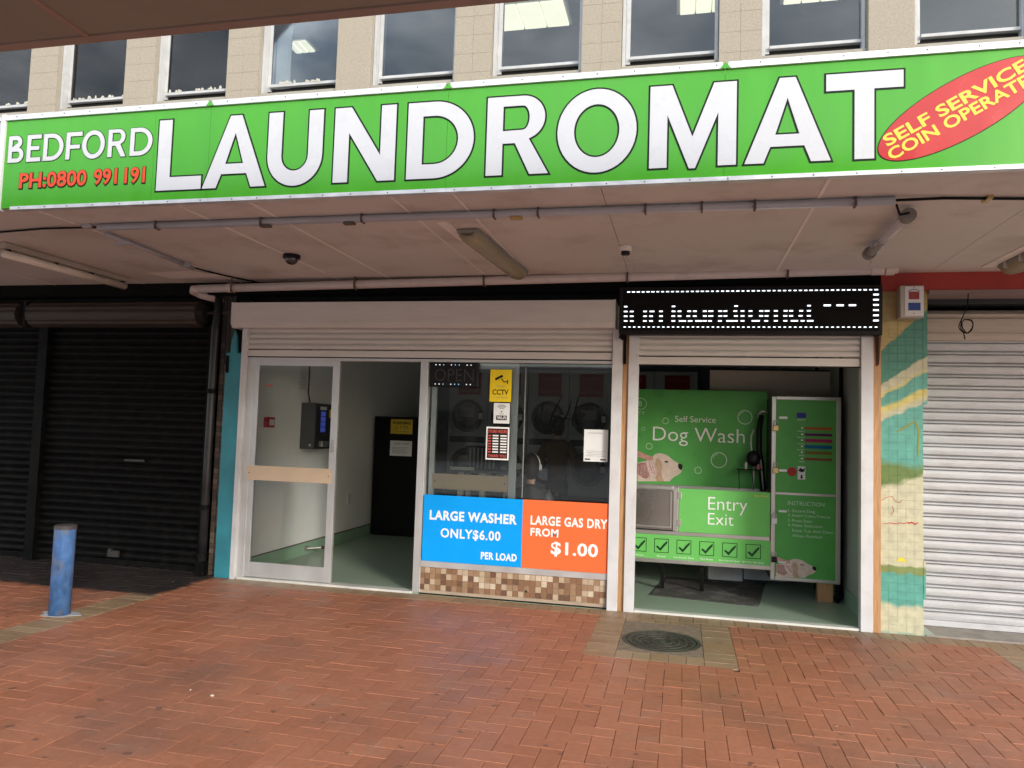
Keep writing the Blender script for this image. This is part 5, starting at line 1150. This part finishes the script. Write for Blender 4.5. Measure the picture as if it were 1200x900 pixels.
# padlocks
def padlock(x, z, lab, mtl):
    t = thing('padlock', lab, 'padlock', (x, Y0 - .02, z), 'padlocks on the dog wash cabinet')
    mesh('lock_body', BX(x - .026, x + .026, Y0 - .035, Y0 - .012, z - .075, z - .02, .004), mtl, t)
    mesh('shackle', TUBE([(x - .017, Y0 - .023, z - .022), (x - .017, Y0 - .023, z + .015), (x - .008, Y0 - .023, z + .03), (x + .008, Y0 - .023, z + .03), (x + .017, Y0 - .023, z + .015), (x + .017, Y0 - .023, z - .022)], .005, 8), M_steel, t)
    return t
padlock(.930, 1.768, 'brass padlock at the top of the dog wash cabinet', M_brass)
padlock(.932, 1.342, 'brass padlock halfway down the dog wash cabinet', M_brass)
padlock(.925, .837, 'white padlock beside the instruction door', M_paper)
padlock(.927, .454, 'dark padlock beside the lower dog picture', M_plastic)
# hose, tray, wand
t = thing('wash_hose', 'grey shower hose hanging at the right of the dog wash panel', 'hose', (.78, 1.3, 1.1))
hy = Y0 + .30
mesh('hook', TUBE([(.80, hy, 1.80), (.80, hy, 1.87), (.82, hy, 1.90), (.85, hy, 1.90), (.89, hy, 1.88)], .016, 10), M_steel, t, True)
mesh('hose', TUBE([(.745, hy, 1.70), (.72, hy, 1.63), (.718, hy, 1.54), (.732, hy, 1.46), (.76, hy, 1.40), (.75, hy, 1.28), (.745, hy, 1.06)], .009, 8), mat('grey_hose', (.45, .44, .42), .4), t, True)
mesh('dryer_hose', TUBE([(.82, hy, 1.86), (.80, hy, 1.70), (.80, hy, 1.5), (.82, hy, 1.36), (.85, hy, 1.06)], .030, 12), M_plastic, t, True)
mesh('thin_hose', TUBE([(.815, hy - .03, 1.39), (.83, hy - .03, 1.25), (.846, hy - .03, 1.07)], .008, 8), mat('grey_hose', (.45, .44, .42)), t, True)
mesh('spray_head', ELL((.745, hy - .01, 1.40), .075, .06, .085), M_plastic, t, True)
t = thing('wire_tray', 'black wire tray holding bottles beside the hose', 'tray', (.7, 1.25, 1.28))
mesh('frame', J(TUBE([(.576, hy - .12, 1.285), (.84, hy - .12, 1.285)], .005, 6), TUBE([(.59, hy - .12, 1.285), (.597, hy - .12, 1.075)], .004, 6), TUBE([(.72, hy - .12, 1.285), (.74, hy - .12, 1.075)], .004, 6), BX(.58, .85, hy - .12, hy + .1, 1.28, 1.284)), M_blackp, t)
tag(mesh('bottle', J(CY((.665, hy - .06, 1.285), (.665, hy - .06, 1.345), .02, 12), CY((.665, hy - .06, 1.345), (.665, hy - .06, 1.36), .010, 10)), M_steel), 'small silver bottle on the wire tray', 'bottle')
tag(mesh('bottle', J(CY((.79, hy - .06, 1.285), (.79, hy - .06, 1.33), .02, 12), CY((.79, hy - .06, 1.33), (.79, hy - .06, 1.345), .010, 10)), mat('pink_bottle', (.35, .12, .13), .4)), 'small pink bottle on the wire tray', 'bottle')
# under and around
for x in (-.17, .23): mesh('leg', BX(x - .02, x + .02, Y0 + .05, Y0 + .09, .014, .292), M_blackp, dw)
mesh('leg', BX(1.515, 1.545, Y0 + .02, Y0 + .06, .014, .2), M_blackp, dw)
tag(mesh('carton', BX(.32, .69, Y0 + .8, Y0 + 1.2, .015, .34, .004), mat('grey_white_carton', (.7, .71, .72), .6)), 'white carton under the dog wash tub', 'carton')
tag(mesh('drain_box', BX(.70, 1.15, Y0 + .78, Y0 + 1.2, .05, .26, .004), mat('pale_grey_box', (.5, .52, .52), .6)), 'low pale grey box beside the white carton', 'box')
tag(mesh('timber_block', BX(1.345, 1.49, Y0 + .03, Y0 + .13, .014, .199, .004), M_wood), 'timber block propping up the dog wash cabinet', 'block')
t = thing('drain_pipe', 'black drain pipe at the right of the dog wash cabinet', 'pipe', (1.57, 1.2, 0))
mesh('pipe', TUBE([(1.585, Y0 + .2, .014), (1.585, Y0 + .2, 1.2), (1.585, Y0 + .2, 2.5)], .02, 10), M_blackp, t, True)
mesh('elbow', TUBE([(1.585, Y0 + .2, .2), (1.56, Y0 + .06, .08), (1.52, Y0 + .02, .06)], .028, 10), M_blackp, t, True)
t = thing('floor_mat', 'dark grey rectangular rubber mat on the green floor', 'mat', (.33, 1.1, .014))
M_mat = mat('grey_rubber_mat', (.065, .062, .06), .85, var=.3, vs_=40, bump=.8, bs=260, dirt=1.0, dirt_c=(.30, .29, .28), dscale=3.1)
v = [(-.277, .70, .015), (.745, .55, .015), (.93, 1.80, .015), (-.14, 1.75, .015)]; v += [(a, b_, .024) for a, b_, _ in v]
mesh('mat', (v, [(0, 1, 5, 4), (1, 2, 6, 5), (2, 3, 7, 6), (3, 0, 4, 7), (4, 5, 6, 7)]), M_mat, t)
t = thing('rear_board', 'large beige board standing behind the dog wash unit', 'board', (.9, 1.6, 1.2))
mesh('board', BX(.30, 1.56, Y0 + .64, Y0 + .68, .3, 2.36, .003), M_beige, t)
mesh('top_edge', BX(.30, 1.56, Y0 + .636, Y0 + .684, 2.36, 2.375), M_blackp, t)
mesh('support_post', BX(1.42, 1.45, Y0 + .69, Y0 + .72, .014, 2.75), M_blackp, t)
t = thing('ceiling_pipes', 'dark pipes and cables under the dog wash ceiling', 'pipes', (.9, 2.2, 2.7))
mesh('pipe', J(TUBE([(.4, 2.1, 2.62), (1.0, 2.1, 2.66), (1.6, 2.1, 2.64)], .03, 10), TUBE([(.7, 2.0, 2.55), (1.3, 2.0, 2.56)], .02, 8)), M_blackp, t)
